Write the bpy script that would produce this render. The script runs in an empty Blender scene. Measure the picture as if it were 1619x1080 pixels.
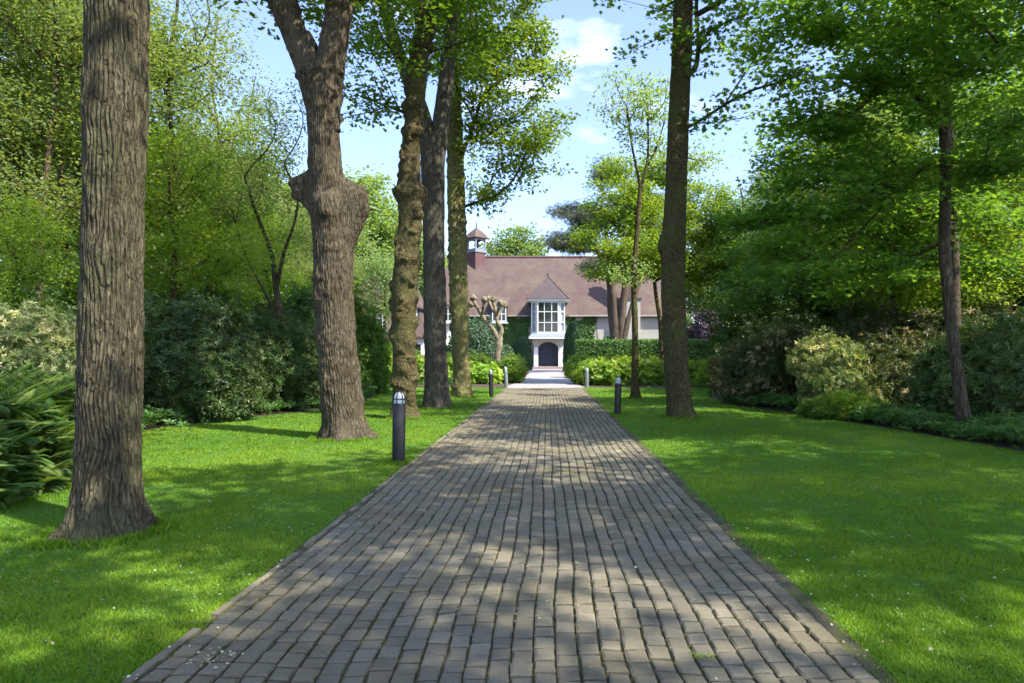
import bpy, math, random
import numpy as np
from mathutils import Vector, Matrix

# ------------------------------------------------------------------ camera, sky, sun
C = bpy.context.scene
F = 1079.0; HX, HY, CAMH = 867.0, 562.0, 1.5      # focal length and horizon measured on the 1619 px photograph
cam = bpy.data.objects.new('camera', bpy.data.cameras.new('camera'))
C.collection.objects.link(cam); C.camera = cam
cam.location = (0, 0, CAMH); cam.rotation_euler = (math.pi / 2, 0, 0)
cam.data.sensor_width = 36; cam.data.lens = 36 * F / 1619
cam.data.shift_x = -(HX - 809.5) / 1619; cam.data.shift_y = (HY - 540) / 1619
cam.data.clip_end = 2000; cam.data.clip_start = 0.05

SUN_EL, SUN_DIR = 50.0, (0.84, -0.54)             # the sun stands high, to the right and a little behind the viewer
el = math.radians(SUN_EL)
sd = Vector((SUN_DIR[0], SUN_DIR[1], 0)).normalized() * math.cos(el) + Vector((0, 0, math.sin(el)))
sun = bpy.data.objects.new('sun', bpy.data.lights.new('sun', 'SUN'))
C.collection.objects.link(sun)
sun.data.energy = 3.9; sun.data.angle = math.radians(0.53); sun.data.color = (1.0, 0.94, 0.83)
sun.rotation_euler = sd.to_track_quat('Z', 'Y').to_euler()
W = bpy.data.worlds.new('World'); C.world = W; W.use_nodes = True
nt = W.node_tree; nt.nodes.clear()
wo = nt.nodes.new('ShaderNodeOutputWorld'); bg = nt.nodes.new('ShaderNodeBackground')
sky = nt.nodes.new('ShaderNodeTexSky'); sky.sky_type = 'NISHITA'; sky.sun_disc = False
sky.sun_elevation = el; sky.sun_rotation = math.atan2(SUN_DIR[0], SUN_DIR[1]); sky.air_density = 1.0; sky.dust_density = 1.0; sky.ozone_density = 4.5
tc = nt.nodes.new('ShaderNodeTexCoord'); mp = nt.nodes.new('ShaderNodeMapping'); mp.inputs['Scale'].default_value = (1.4, 1.4, 4.0)
cn = nt.nodes.new('ShaderNodeTexNoise'); cn.inputs['Scale'].default_value = 2.6; cn.inputs['Detail'].default_value = 7; cn.inputs['Roughness'].default_value = .55
mp.inputs['Location'].default_value = (.35, .1, .3)
cr = nt.nodes.new('ShaderNodeValToRGB'); cr.color_ramp.elements[0].position = .56; cr.color_ramp.elements[1].position = .80
cr.color_ramp.elements[0].color = (0.03, 0.03, 0.03, 1); cr.color_ramp.elements[1].color = (.6, .6, .6, 1)
mx = nt.nodes.new('ShaderNodeMix'); mx.data_type = 'RGBA'; mx.inputs['B'].default_value = (9.0, 9.3, 9.9, 1)
L = nt.links.new
tn = nt.nodes.new('ShaderNodeMix'); tn.data_type = 'RGBA'; tn.blend_type = 'MULTIPLY'; tn.inputs['Factor'].default_value = 1; tn.inputs['B'].default_value = (.97, .91, 1.02, 1)
L(tc.outputs['Generated'], mp.inputs['Vector']); L(mp.outputs[0], cn.inputs['Vector']); L(cn.outputs['Fac'], cr.inputs[0])
L(cr.outputs[0], mx.inputs['Factor']); L(sky.outputs[0], tn.inputs['A']); L(tn.outputs['Result'], mx.inputs['A']); L(mx.outputs['Result'], bg.inputs[0]); L(bg.outputs[0], wo.inputs[0])
bg.inputs[1].default_value = 0.15
C.view_settings.view_transform = 'Standard'; C.view_settings.look = 'None'; C.view_settings.exposure = 1.5; C.view_settings.gamma = 1
C.render.engine = 'CYCLES'
C.cycles.max_bounces = 7; C.cycles.diffuse_bounces = 5; C.cycles.glossy_bounces = 2; C.cycles.transmission_bounces = 5
C.cycles.transparent_max_bounces = 4; C.cycles.use_adaptive_sampling = True; C.cycles.adaptive_threshold = 0.02
C.cycles.sample_clamp_indirect = 6; C.cycles.caustics_reflective = False; C.cycles.caustics_refractive = False

def P(px, py, Y): return np.array([(px - HX) / F * Y, Y, CAMH - (py - HY) / F * Y])
def G(px, py):                                     # ground point seen at a pixel
    Y = F * CAMH / (py - HY); return np.array([(px - HX) / F * Y, Y, 0.])

# ------------------------------------------------------------------ numpy noise
def _h(i, j, k, s):
    n = (i * 374761393 + j * 668265263 + k * 2147483647 + s * 974711) & 0xffffffff
    n = ((n ^ (n >> 13)) * 1274126177) & 0xffffffff
    return ((n ^ (n >> 16)) & 0xffff) / 65535.0
def vnoise(p, s=0):
    p = np.asarray(p, float); f = np.floor(p).astype(np.int64); t = p - f; t = t * t * (3 - 2 * t)
    i, j, k = f[..., 0], f[..., 1], f[..., 2]; x, y, z = t[..., 0], t[..., 1], t[..., 2]
    def l(a, b, w): return a + (b - a) * w
    c = [[[_h(i + a, j + b, k + d, s) for d in (0, 1)] for b in (0, 1)] for a in (0, 1)]
    return l(l(l(c[0][0][0], c[1][0][0], x), l(c[0][1][0], c[1][1][0], x), y),
             l(l(c[0][0][1], c[1][0][1], x), l(c[0][1][1], c[1][1][1], x), y), z) * 2 - 1
def fbm(p, s=0, o=3):
    r = 0; a = 1.
    for q in range(o): r = r + a * vnoise(np.asarray(p) * (2 ** q), s + q * 17); a *= .5
    return r

# ------------------------------------------------------------------ materials
MATS = {}
def mat(name):
    m = bpy.data.materials.new(name); m.use_nodes = True; MATS[name] = m
    n = m.node_tree; b = n.nodes['Principled BSDF']; return m, n, b
def ramp(n, src, cols, pos):
    r = n.nodes.new('ShaderNodeValToRGB'); e = r.color_ramp.elements
    while len(e) < len(cols): e.new(.5)
    for q, (c, p_) in enumerate(zip(cols, pos)): e[q].position = p_; e[q].color = (*c, 1)
    n.links.new(src, r.inputs[0]); return r.outputs[0]
def noise(n, scale, detail=4, vec=None, rough=.55, dist=0):
    t = n.nodes.new('ShaderNodeTexNoise'); t.inputs['Scale'].default_value = scale; t.inputs['Detail'].default_value = detail
    t.inputs['Roughness'].default_value = rough; t.inputs['Distortion'].default_value = dist
    if vec is None: vec = n.nodes.new('ShaderNodeTexCoord').outputs['Object']
    n.links.new(vec, t.inputs['Vector']); return t.outputs['Fac']
def mapping(n, sc):
    c = n.nodes.new('ShaderNodeTexCoord'); m = n.nodes.new('ShaderNodeMapping'); m.inputs['Scale'].default_value = sc
    n.links.new(c.outputs['Object'], m.inputs['Vector']); return m.outputs[0]
def bump(n, b, h, strength, dist):
    u = n.nodes.new('ShaderNodeBump'); u.inputs['Strength'].default_value = strength; u.inputs['Distance'].default_value = dist
    n.links.new(h, u.inputs['Height']); n.links.new(u.outputs[0], b.inputs['Normal']); return u
def mixc(n, f, a, b_, mode='MIX'):
    m = n.nodes.new('ShaderNodeMix'); m.data_type = 'RGBA'; m.blend_type = mode
    for s, v in (('Factor', f), ('A', a), ('B', b_)):
        if hasattr(v, 'links'): n.links.new(v, m.inputs[s])
        elif s == 'Factor': m.inputs[s].default_value = v
        else: m.inputs[s].default_value = (*v, 1)
    return m.outputs['Result']
def attr(n, name='rnd'):
    a = n.nodes.new('ShaderNodeAttribute'); a.attribute_name = name; return a.outputs['Fac']

def leaf_mat(name, c0, c1, c2, trans=.45, rough=.45, tcol=None, spec=.35, gain=1.3):
    m, n, b = mat(name)
    c0, c1, c2 = [tuple(min(.9, x * gain) for x in c) for c in (c0, c1, c2)]
    f = attr(n)
    col = ramp(n, f, [c0, c1, c2], [0, .70 if 'brown' in name else .55, 1])
    oi = n.nodes.new('ShaderNodeObjectInfo')
    hs = n.nodes.new('ShaderNodeHueSaturation')
    mr = n.nodes.new('ShaderNodeMapRange'); mr.inputs['To Min'].default_value = .8; mr.inputs['To Max'].default_value = 1.2
    n.links.new(oi.outputs['Random'], mr.inputs['Value']); n.links.new(mr.outputs[0], hs.inputs['Value'])
    n.links.new(col, hs.inputs['Color'])
    n.links.new(hs.outputs[0], b.inputs['Base Color']); b.inputs['Roughness'].default_value = rough
    b.inputs['Specular IOR Level'].default_value = spec
    t = n.nodes.new('ShaderNodeBsdfTranslucent')
    tc_ = mixc(n, 1.0, hs.outputs[0], tcol or (2.2, 2.0, .7), 'MULTIPLY')
    n.links.new(tc_, t.inputs['Color'])
    ms = n.nodes.new('ShaderNodeMixShader'); ms.inputs[0].default_value = trans
    n.links.new(b.outputs[0], ms.inputs[1]); n.links.new(t.outputs[0], ms.inputs[2])
    n.links.new(ms.outputs[0], n.nodes['Material Output'].inputs['Surface'])
    return m
leaf_mat('leaf_oak', (.050, .105, .016), (.080, .150, .022), (.135, .205, .035))
leaf_mat('leaf_maple', (.034, .080, .016), (.058, .116, .020), (.105, .170, .032), trans=.5, rough=.42, gain=1.8)
leaf_mat('leaf_gold', (.062, .112, .020), (.105, .165, .028), (.200, .250, .048))
leaf_mat('leaf_spring', (.100, .175, .026), (.150, .230, .034), (.230, .290, .050), trans=.5)
leaf_mat('leaf_wood', (.070, .118, .044), (.122, .172, .062), (.220, .262, .115), trans=.5)
leaf_mat('leaf_pale', (.100, .160, .060), (.140, .205, .080), (.190, .255, .105), trans=.45)
leaf_mat('leaf_rhodo', (.024, .046, .012), (.042, .072, .018), (.095, .125, .042), trans=.2, rough=.4, spec=.4, gain=1.75)
leaf_mat('leaf_rhodo_brown', (.026, .040, .012), (.056, .074, .024), (.34, .27, .17), trans=.25, rough=.4, spec=.4, gain=1.6)
leaf_mat('leaf_variegated', (.050, .085, .028), (.110, .140, .050), (.400, .370, .230), trans=.35, gain=1.7)
leaf_mat('leaf_hedge', (.034, .080, .022), (.056, .115, .028), (.105, .175, .045), trans=.3, gain=1.6)
leaf_mat('leaf_yew', (.022, .065, .018), (.032, .085, .022), (.050, .115, .030), trans=.15)
leaf_mat('leaf_fern', (.045, .100, .022), (.078, .140, .028), (.150, .210, .050), trans=.4, rough=.6, spec=.2)
leaf_mat('leaf_lime', (.110, .200, .030), (.165, .265, .040), (.300, .360, .100), trans=.4)
leaf_mat('leaf_pine', (.075, .095, .062), (.100, .125, .080), (.140, .160, .105), trans=.15)
leaf_mat('leaf_blue', (.044, .085, .046), (.066, .115, .060), (.100, .150, .082), trans=.2)
leaf_mat('leaf_purple', (.045, .032, .042), (.070, .048, .066), (.100, .075, .095), trans=.15, tcol=(1.2, 1.0, 1.2), gain=1)
leaf_mat('grass_blade', (.070, .150, .010), (.110, .200, .013), (.190, .265, .025), trans=.4, rough=.5, tcol=(1.6, 1.6, .6), spec=.25)
leaf_mat('leaf_cover', (.035, .085, .020), (.055, .125, .028), (.090, .170, .040), trans=.3)
leaf_mat('flower_white', (.75, .76, .70), (.82, .82, .78), (.86, .85, .80), trans=.3, tcol=(1, 1, 1), gain=1)
leaf_mat('litter', (.26, .20, .11), (.42, .38, .20), (.60, .62, .36), trans=.1, tcol=(1, 1, 1), gain=1)
leaf_mat('moss', (.050, .062, .014), (.085, .095, .022), (.140, .135, .035), trans=.2, gain=1)

def bark(name, c0, c1, c2, sc=(9, 9, 1.6), bd=.02, bs=.9, blot=(.06, .085, .03), blot_amt=.5, fine=True):
    c0, c1, c2 = [(r * .90, g * .88, b_ * .76) for r, g, b_ in (c0, c1, c2)]
    m, n, b = mat(name)
    v = mapping(n, sc)
    f1 = noise(n, 1.6, 5, v, .62, 1.2)
    f2 = noise(n, 1.1, 4)
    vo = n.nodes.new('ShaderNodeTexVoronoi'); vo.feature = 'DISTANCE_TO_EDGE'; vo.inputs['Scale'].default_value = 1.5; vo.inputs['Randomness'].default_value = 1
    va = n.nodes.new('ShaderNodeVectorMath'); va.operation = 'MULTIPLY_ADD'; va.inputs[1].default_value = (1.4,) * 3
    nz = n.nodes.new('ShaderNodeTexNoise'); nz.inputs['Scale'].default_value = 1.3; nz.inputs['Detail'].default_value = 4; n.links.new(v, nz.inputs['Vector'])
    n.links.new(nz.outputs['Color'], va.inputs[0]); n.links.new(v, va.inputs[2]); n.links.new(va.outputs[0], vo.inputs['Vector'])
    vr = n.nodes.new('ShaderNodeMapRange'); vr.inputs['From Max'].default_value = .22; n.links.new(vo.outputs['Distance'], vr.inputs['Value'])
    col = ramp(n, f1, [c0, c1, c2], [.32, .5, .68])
    col = mixc(n, .55, col, ramp(n, vr.outputs[0], [(.35, .33, .30), (1.15, 1.15, 1.15)], [0, .8]), 'MULTIPLY')  # cracks darkened in the colour: furrow shade painted into the bark
    m2 = ramp(n, f2, [(0, 0, 0), (blot_amt,) * 3], [.48, .64])
    m2b = n.nodes.new('ShaderNodeRGBToBW'); n.links.new(m2, m2b.inputs[0])
    col = mixc(n, m2b.outputs[0], col, blot)
    n.links.new(col, b.inputs['Base Color']); b.inputs['Roughness'].default_value = .92; b.inputs['Specular IOR Level'].default_value = .15
    f3 = noise(n, 45, 4)
    ad = n.nodes.new('ShaderNodeMath'); ad.operation = 'MULTIPLY_ADD'; ad.inputs[1].default_value = .35
    n.links.new(f3, ad.inputs[0])
    ad2 = n.nodes.new('ShaderNodeMath'); ad2.operation = 'MULTIPLY_ADD'; ad2.inputs[1].default_value = .8; n.links.new(vr.outputs[0], ad2.inputs[0]); n.links.new(f1, ad2.inputs[2]); n.links.new(ad2.outputs[0], ad.inputs[2])
    bump(n, b, ad.outputs[0], bs, bd)
    return m
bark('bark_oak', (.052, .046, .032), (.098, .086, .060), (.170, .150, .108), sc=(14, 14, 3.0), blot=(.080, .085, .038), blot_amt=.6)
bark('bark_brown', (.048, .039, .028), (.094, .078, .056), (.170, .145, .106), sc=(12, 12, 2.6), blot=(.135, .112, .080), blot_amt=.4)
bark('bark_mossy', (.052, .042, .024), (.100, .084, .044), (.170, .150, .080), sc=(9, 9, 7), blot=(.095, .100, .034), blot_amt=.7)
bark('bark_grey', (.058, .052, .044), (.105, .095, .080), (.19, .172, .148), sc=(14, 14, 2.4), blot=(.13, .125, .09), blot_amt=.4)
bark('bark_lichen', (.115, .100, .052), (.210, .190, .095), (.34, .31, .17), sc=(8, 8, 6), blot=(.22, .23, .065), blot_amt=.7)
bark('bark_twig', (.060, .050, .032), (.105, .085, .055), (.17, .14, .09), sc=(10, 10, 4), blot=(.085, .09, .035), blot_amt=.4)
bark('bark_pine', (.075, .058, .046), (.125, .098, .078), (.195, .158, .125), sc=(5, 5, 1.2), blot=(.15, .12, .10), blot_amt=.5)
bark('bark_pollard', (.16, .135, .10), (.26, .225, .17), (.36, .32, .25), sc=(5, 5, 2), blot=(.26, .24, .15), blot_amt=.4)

m, n, b = mat('soil')
c = ramp(n, noise(n, 1.3, 8), [(.045, .033, .02), (.075, .055, .033), (.055, .075, .025)], [.35, .55, .72])
n.links.new(c, b.inputs['Base Color']); b.inputs['Roughness'].default_value = .95; bump(n, b, noise(n, 30, 5), .8, .03)
m, n, b = mat('lawn_sheet')
c = ramp(n, noise(n, 1.1, 8, None, .65), [(.062, .150, .009), (.085, .195, .012), (.120, .235, .016)], [.3, .5, .7])
n.links.new(c, b.inputs['Base Color']); b.inputs['Roughness'].default_value = .9; bump(n, b, noise(n, 120, 4), .9, .03)
m, n, b = mat('bedding')
c = ramp(n, noise(n, 5, 8, None, .65), [(.040, .034, .022), (.070, .060, .034), (.075, .082, .022)], [.34, .46, .60])
n.links.new(c, b.inputs['Base Color']); b.inputs['Roughness'].default_value = .95; bump(n, b, noise(n, 90, 4), .7, .006)
m, n, b = mat('paver')
f = attr(n)
c = ramp(n, f, [(.142, .126, .088), (.190, .170, .120), (.238, .213, .152), (.31, .27, .185)], [0, .45, .8, 1])
st = ramp(n, noise(n, .9, 7, None, .62), [(0, 0, 0), (.75, .75, .75)], [.44, .64])
bw = n.nodes.new('ShaderNodeRGBToBW'); n.links.new(st, bw.inputs[0])
c = mixc(n, bw.outputs[0], c, (.150, .128, .075))
sp = ramp(n, noise(n, 190, 3, None, .75), [(.60, .60, .60), (1.42, 1.42, 1.42)], [.3, .7])
c = mixc(n, 1.0, c, sp, 'MULTIPLY')
n.links.new(c, b.inputs['Base Color']); b.inputs['Roughness'].default_value = .88; b.inputs['Specular IOR Level'].default_value = .25
bump(n, b, noise(n, 130, 6, None, .8), 1.0, .006)
m, n, b = mat('path_paving')
c = ramp(n, noise(n, 4, 8, None, .7), [(.24, .225, .215), (.30, .285, .275), (.36, .34, .325)], [.35, .5, .65])
n.links.new(c, b.inputs['Base Color']); b.inputs['Roughness'].default_value = .9; bump(n, b, noise(n, 60, 4), .5, .01)
def plain(name, col, rough=.6, metal=0, var=.12, sc=8, spec=.4, bs=.15):
    m, n, b = mat(name)
    c = ramp(n, noise(n, sc, 6, None, .6), [tuple(x * (1 - var) for x in col), tuple(min(1, x * (1 + var)) for x in col)], [.35, .65])
    n.links.new(c, b.inputs['Base Color']); b.inputs['Roughness'].default_value = rough; b.inputs['Metallic'].default_value = metal
    b.inputs['Specular IOR Level'].default_value = spec
    bump(n, b, noise(n, sc * 8, 3), bs, .003); return m
plain('black_metal', (.020, .020, .020), .42, 0, .25, 6)
plain('grey_metal', (.22, .25, .27), .4, .3, .15, 6)
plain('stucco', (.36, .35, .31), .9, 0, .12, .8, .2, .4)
plain('white_paint', (.66, .69, .68), .5, 0, .05, 2)
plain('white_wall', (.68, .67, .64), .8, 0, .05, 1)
plain('lead_grey', (.20, .23, .25), .6, 0, .12, 3)
plain('navy_paint', (.028, .036, .055), .35, 0, .3, 3)
plain('dark_slate', (.055, .050, .050), .7, 0, .2, 4)
plain('landing_stone', (.27, .22, .20), .85, 0, .15, 3)
plain('statue_stone', (.62, .66, .56), .7, 0, .1, 3)
plain('canvas', (.80, .78, .70), .8, 0, .04, 3)
m, n, b = mat('lamp_glass'); b.inputs['Base Color'].default_value = (.62, .64, .65, 1); b.inputs['Roughness'].default_value = .18
m, n, b = mat('window_glass'); b.inputs['Base Color'].default_value = (.020, .024, .024, 1); b.inputs['Roughness'].default_value = .06; b.inputs['Specular IOR Level'].default_value = .9
m, n, b = mat('side_glass'); b.inputs['Base Color'].default_value = (.30, .36, .37, 1); b.inputs['Roughness'].default_value = .15; b.inputs['Specular IOR Level'].default_value = .8
def tiles(name, ca, cb, cc):
    m, n, b = mat(name)
    tcn = n.nodes.new('ShaderNodeTexCoord')
    sep = n.nodes.new('ShaderNodeSeparateXYZ'); n.links.new(tcn.outputs['Object'], sep.inputs[0])
    comb = n.nodes.new('ShaderNodeCombineXYZ'); ad = n.nodes.new('ShaderNodeMath'); ad.operation = 'MULTIPLY_ADD'; ad.inputs[1].default_value = .25
    n.links.new(sep.outputs['Y'], ad.inputs[0]); n.links.new(sep.outputs['X'], ad.inputs[2])
    n.links.new(ad.outputs[0], comb.inputs['X']); n.links.new(sep.outputs['Z'], comb.inputs['Y'])
    br = n.nodes.new('ShaderNodeTexBrick'); br.inputs['Scale'].default_value = 1; br.inputs['Brick Width'].default_value = .2; br.inputs['Row Height'].default_value = .12
    br.inputs['Mortar Size'].default_value = .012; br.inputs['Color1'].default_value = (*ca, 1); br.inputs['Color2'].default_value = (*cb, 1); br.inputs['Mortar'].default_value = (*[x * .55 for x in ca], 1)
    n.links.new(comb.outputs[0], br.inputs['Vector'])
    lg = ramp(n, noise(n, .5, 8, None, .7), [(0, 0, 0), (.85, .85, .85)], [.42, .66])
    bw = n.nodes.new('ShaderNodeRGBToBW'); n.links.new(lg, bw.inputs[0])
    c = mixc(n, bw.outputs[0], br.outputs['Color'], cc)
    n.links.new(c, b.inputs['Base Color']); b.inputs['Roughness'].default_value = .85
    iv = n.nodes.new('ShaderNodeMath'); iv.operation = 'SUBTRACT'; iv.inputs[0].default_value = 1
    n.links.new(br.outputs['Fac'], iv.inputs[1]); bump(n, b, iv.outputs[0], .6, .03)
tiles('roof_tiles', (.092, .057, .050), (.128, .080, .069), (.128, .102, .072))
tiles('roof_tiles_dark', (.070, .050, .052), (.095, .068, .070), (.09, .075, .068))
tiles('roof_tiles_red', (.120, .056, .053), (.155, .074, .070), (.13, .075, .07))

# ------------------------------------------------------------------ mesh building
COL = C.collection
class MB:
    def __init__(s): s.v = []; s.f = []; s.sz = []; s.r = []; s.n = 0
    def add(s, V, Fa, r=None):                      # Fa: (m,k) array of one polygon size
        V = np.asarray(V, float).reshape(-1, 3); Fa = np.asarray(Fa, np.int64)
        s.v.append(V); s.f.append((Fa + s.n).ravel()); s.sz.append(np.full(len(Fa), Fa.shape[1], np.int32))
        s.r.append(np.full(len(Fa), .5) if r is None else np.broadcast_to(np.asarray(r, float), (len(Fa),)).copy()); s.n += len(V)
        return s
    def box(s, x0, x1, y0, y1, z0, z1, r=None):
        V = [(x, y, z) for z in (z0, z1) for y in (y0, y1) for x in (x0, x1)]
        return s.add(V, [(0, 2, 3, 1), (4, 5, 7, 6), (0, 1, 5, 4), (1, 3, 7, 5), (3, 2, 6, 7), (2, 0, 4, 6)], r)
    def tube(s, pts, rad, ns=8, cap=True, disp=None):
        pts = np.asarray(pts, float); k = len(pts); rad = np.broadcast_to(np.asarray(rad, float), (k,))
        T = np.gradient(pts, axis=0); T /= np.linalg.norm(T, axis=1)[:, None] + 1e-9
        u = np.array([1., 0, 0]) if abs(T[0][0]) < .8 else np.array([0, 1., 0])
        U = np.zeros_like(pts)
        for q in range(k):
            u = u - T[q] * u.dot(T[q]); u /= np.linalg.norm(u) + 1e-9; U[q] = u
        Vv = np.cross(T, U); th = np.arange(ns) / ns * 2 * np.pi
        R = rad[:, None] * np.ones(ns)[None]
        if disp is not None: R = disp(R, th, pts)
        X = pts[:, None] + R[..., None] * (np.cos(th)[None, :, None] * U[:, None] + np.sin(th)[None, :, None] * Vv[:, None])
        X = X.reshape(-1, 3)
        a = (np.arange(k - 1)[:, None] * ns + np.arange(ns)[None]).ravel(); b_ = (np.arange(k - 1)[:, None] * ns + (np.arange(ns)[None] + 1) % ns).ravel()
        s.add(X, np.stack([a, b_, b_ + ns, a + ns], 1))
        if cap:
            s.f.append(np.arange(ns) + s.n - ns); s.sz.append(np.array([ns], np.int32)); s.r.append(np.array([.5]))
        return s
    def build(s, name, m, parent=None, smooth=False, loc=None):
        me = bpy.data.meshes.new(name)
        V = np.concatenate(s.v); f = np.concatenate(s.f); sz = np.concatenate(s.sz); r = np.concatenate(s.r)
        me.vertices.add(len(V)); me.vertices.foreach_set('co', V.astype(np.float32).ravel())
        me.loops.add(len(f)); me.loops.foreach_set('vertex_index', f.astype(np.int32))
        me.polygons.add(len(sz)); st = np.zeros(len(sz), np.int32); st[1:] = np.cumsum(sz)[:-1]
        me.polygons.foreach_set('loop_start', st)
        at = me.attributes.new('rnd', 'FLOAT', 'FACE'); at.data.foreach_set('value', r.astype(np.float32))
        me.update(calc_edges=True)
        me.polygons.foreach_set('use_smooth', np.full(len(sz), bool(smooth)))
        me.materials.append(MATS[m])
        o = bpy.data.objects.new(name, me); COL.objects.link(o)
        if parent is not None: o.parent = parent
        if loc is not None: o.location = loc
        return o
def tag(o, label, cat, group=None):
    o['label'] = label; o['category'] = cat
    if group: o['group'] = group
    return o
def thing(name, label, cat, loc=(0, 0, 0), rz=0, group=None, sc=None):
    o = bpy.data.objects.new(name, None); COL.objects.link(o); o.location = loc; o.rotation_euler = (0, 0, rz)
    if sc is not None: o.scale = sc if hasattr(sc, '__len__') else (sc,) * 3
    o.empty_display_size = .2
    return tag(o, label, cat, group)
def structure(o): o['kind'] = 'structure'; return o
def stuff(o, label=None): 
    o['kind'] = 'stuff'
    if label: o['label'] = label
    return o
def dup(root, loc, rz, sc, label):
    r = root.copy(); COL.objects.link(r); r.location = loc; r.rotation_euler = (0, 0, rz)
    r.scale = sc if hasattr(sc, '__len__') else (sc,) * 3; r['label'] = label
    for ch in list(root.children):
        c = ch.copy(); COL.objects.link(c); c.parent = r
    return r

# leaf templates: x = width, y = length, z = out of the leaf
def fan(outline, c):
    V = [c] + outline; k = len(outline); return np.array(V, float), np.array([(0, q + 1, (q + 1) % k + 1) for q in range(k)])
T_SIMPLE = (np.array([(0, 0, 0), (.30, .45, .09), (0, 1, -.06), (-.30, .45, .09)]), np.array([(0, 1, 2), (0, 2, 3)]))
T_ROUND = (np.array([(0, 0, 0), (.36, .25, .08), (.38, .62, .08), (0, 1, -.08), (-.38, .62, .08), (-.36, .25, .08)]), np.array([(0, 1, 2), (0, 2, 3), (0, 3, 4), (0, 4, 5)]))
_h_ = [(.16, .10), (.50, .22), (.27, .36), (.56, .62), (.20, .62), (0, 1.0)]
T_MAPLE = fan([(0, 0, 0)] + [(x, y, .10 * abs(x) * 2) for x, y in _h_] + [(-x, y, .10 * abs(x) * 2) for x, y in _h_[::-1][1:]], (0, .38, -.03))
_h_ = [(.10, .15), (.26, .30), (.15, .42), (.36, .66), (.24, .80), (0, 1.0)]
T_OAK = fan([(0, 0, 0)] + [(x, y, .12 * x) for x, y in _h_] + [(-x, y, .12 * x) for x, y in _h_[::-1][1:]], (0, .5, -.03))
def rosette(k, wid, up, sd=1):
    V = []; Fa = []
    for q in range(k):
        a = q * 2.39996; l = .75 + .25 * ((q * 7) % 5) / 4; e = up * (.4 + .6 * (q / k))
        d = np.array([math.cos(a) * math.cos(e), math.sin(a) * math.cos(e), math.sin(e)]); s_ = np.array([-math.sin(a), math.cos(a), 0])
        b0 = len(V); V += [d * .06, d * .5 * l + s_ * wid + [0, 0, .04], d * l + [0, 0, -.14 * l], d * .5 * l - s_ * wid + [0, 0, .04]]
        Fa += [(b0, b0 + 1, b0 + 2), (b0, b0 + 2, b0 + 3)]
    return np.array(V), np.array(Fa)
T_ROSETTE = rosette(7, .13, .7); T_TUFT = rosette(9, .035, 1.2); T_HOSTA = rosette(5, .28, .9)

def frames(N, rng, tilt=.6, nrm=None, head=None):
    if nrm is None: nrm = np.tile([0, 0, 1.], (N, 1))
    n_ = nrm + rng.normal(size=(N, 3)) * tilt; n_ /= np.linalg.norm(n_, axis=1)[:, None] + 1e-9
    h = rng.normal(size=(N, 3)) if head is None else head + rng.normal(size=(N, 3)) * .5
    y = h - n_ * (h * n_).sum(1)[:, None]; y /= np.linalg.norm(y, axis=1)[:, None] + 1e-9
    x = np.cross(y, n_); return np.stack([x, y, n_], 2)          # columns
def scatter(mb, T, pos, R, sc, rnd):
    V, Fa = T; N = len(pos); k = len(V)
    X = np.einsum('nij,kj->nki', R, V) * np.reshape(sc, (-1, 1, 1)) + pos[:, None]
    FF = (Fa[None] + (np.arange(N) * k)[:, None, None]).reshape(-1, Fa.shape[1])
    mb.add(X.reshape(-1, 3), FF, np.repeat(rnd, len(Fa)))

# ------------------------------------------------------------------ trees
def spline(ctrl, step):
    ctrl = np.asarray(ctrl, float); d = np.r_[0, np.cumsum(np.linalg.norm(np.diff(ctrl[:, :3], axis=0), axis=1))]
    n_ = max(3, int(d[-1] / step) + 1); t = np.linspace(0, d[-1], n_); k = len(ctrl)
    m_ = np.zeros_like(ctrl)
    for q in range(k):
        a, b_ = max(0, q - 1), min(k - 1, q + 1); m_[q] = (ctrl[b_] - ctrl[a]) / (d[b_] - d[a])
    i = np.clip(np.searchsorted(d, t, 'right') - 1, 0, k - 2); h = d[i + 1] - d[i]; u = ((t - d[i]) / h)[:, None]; h = h[:, None]
    return (2 * u**3 - 3 * u**2 + 1) * ctrl[i] + (u**3 - 2 * u**2 + u) * h * m_[i] + (-2 * u**3 + 3 * u**2) * ctrl[i + 1] + (u**3 - u**2) * h * m_[i + 1]
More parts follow.
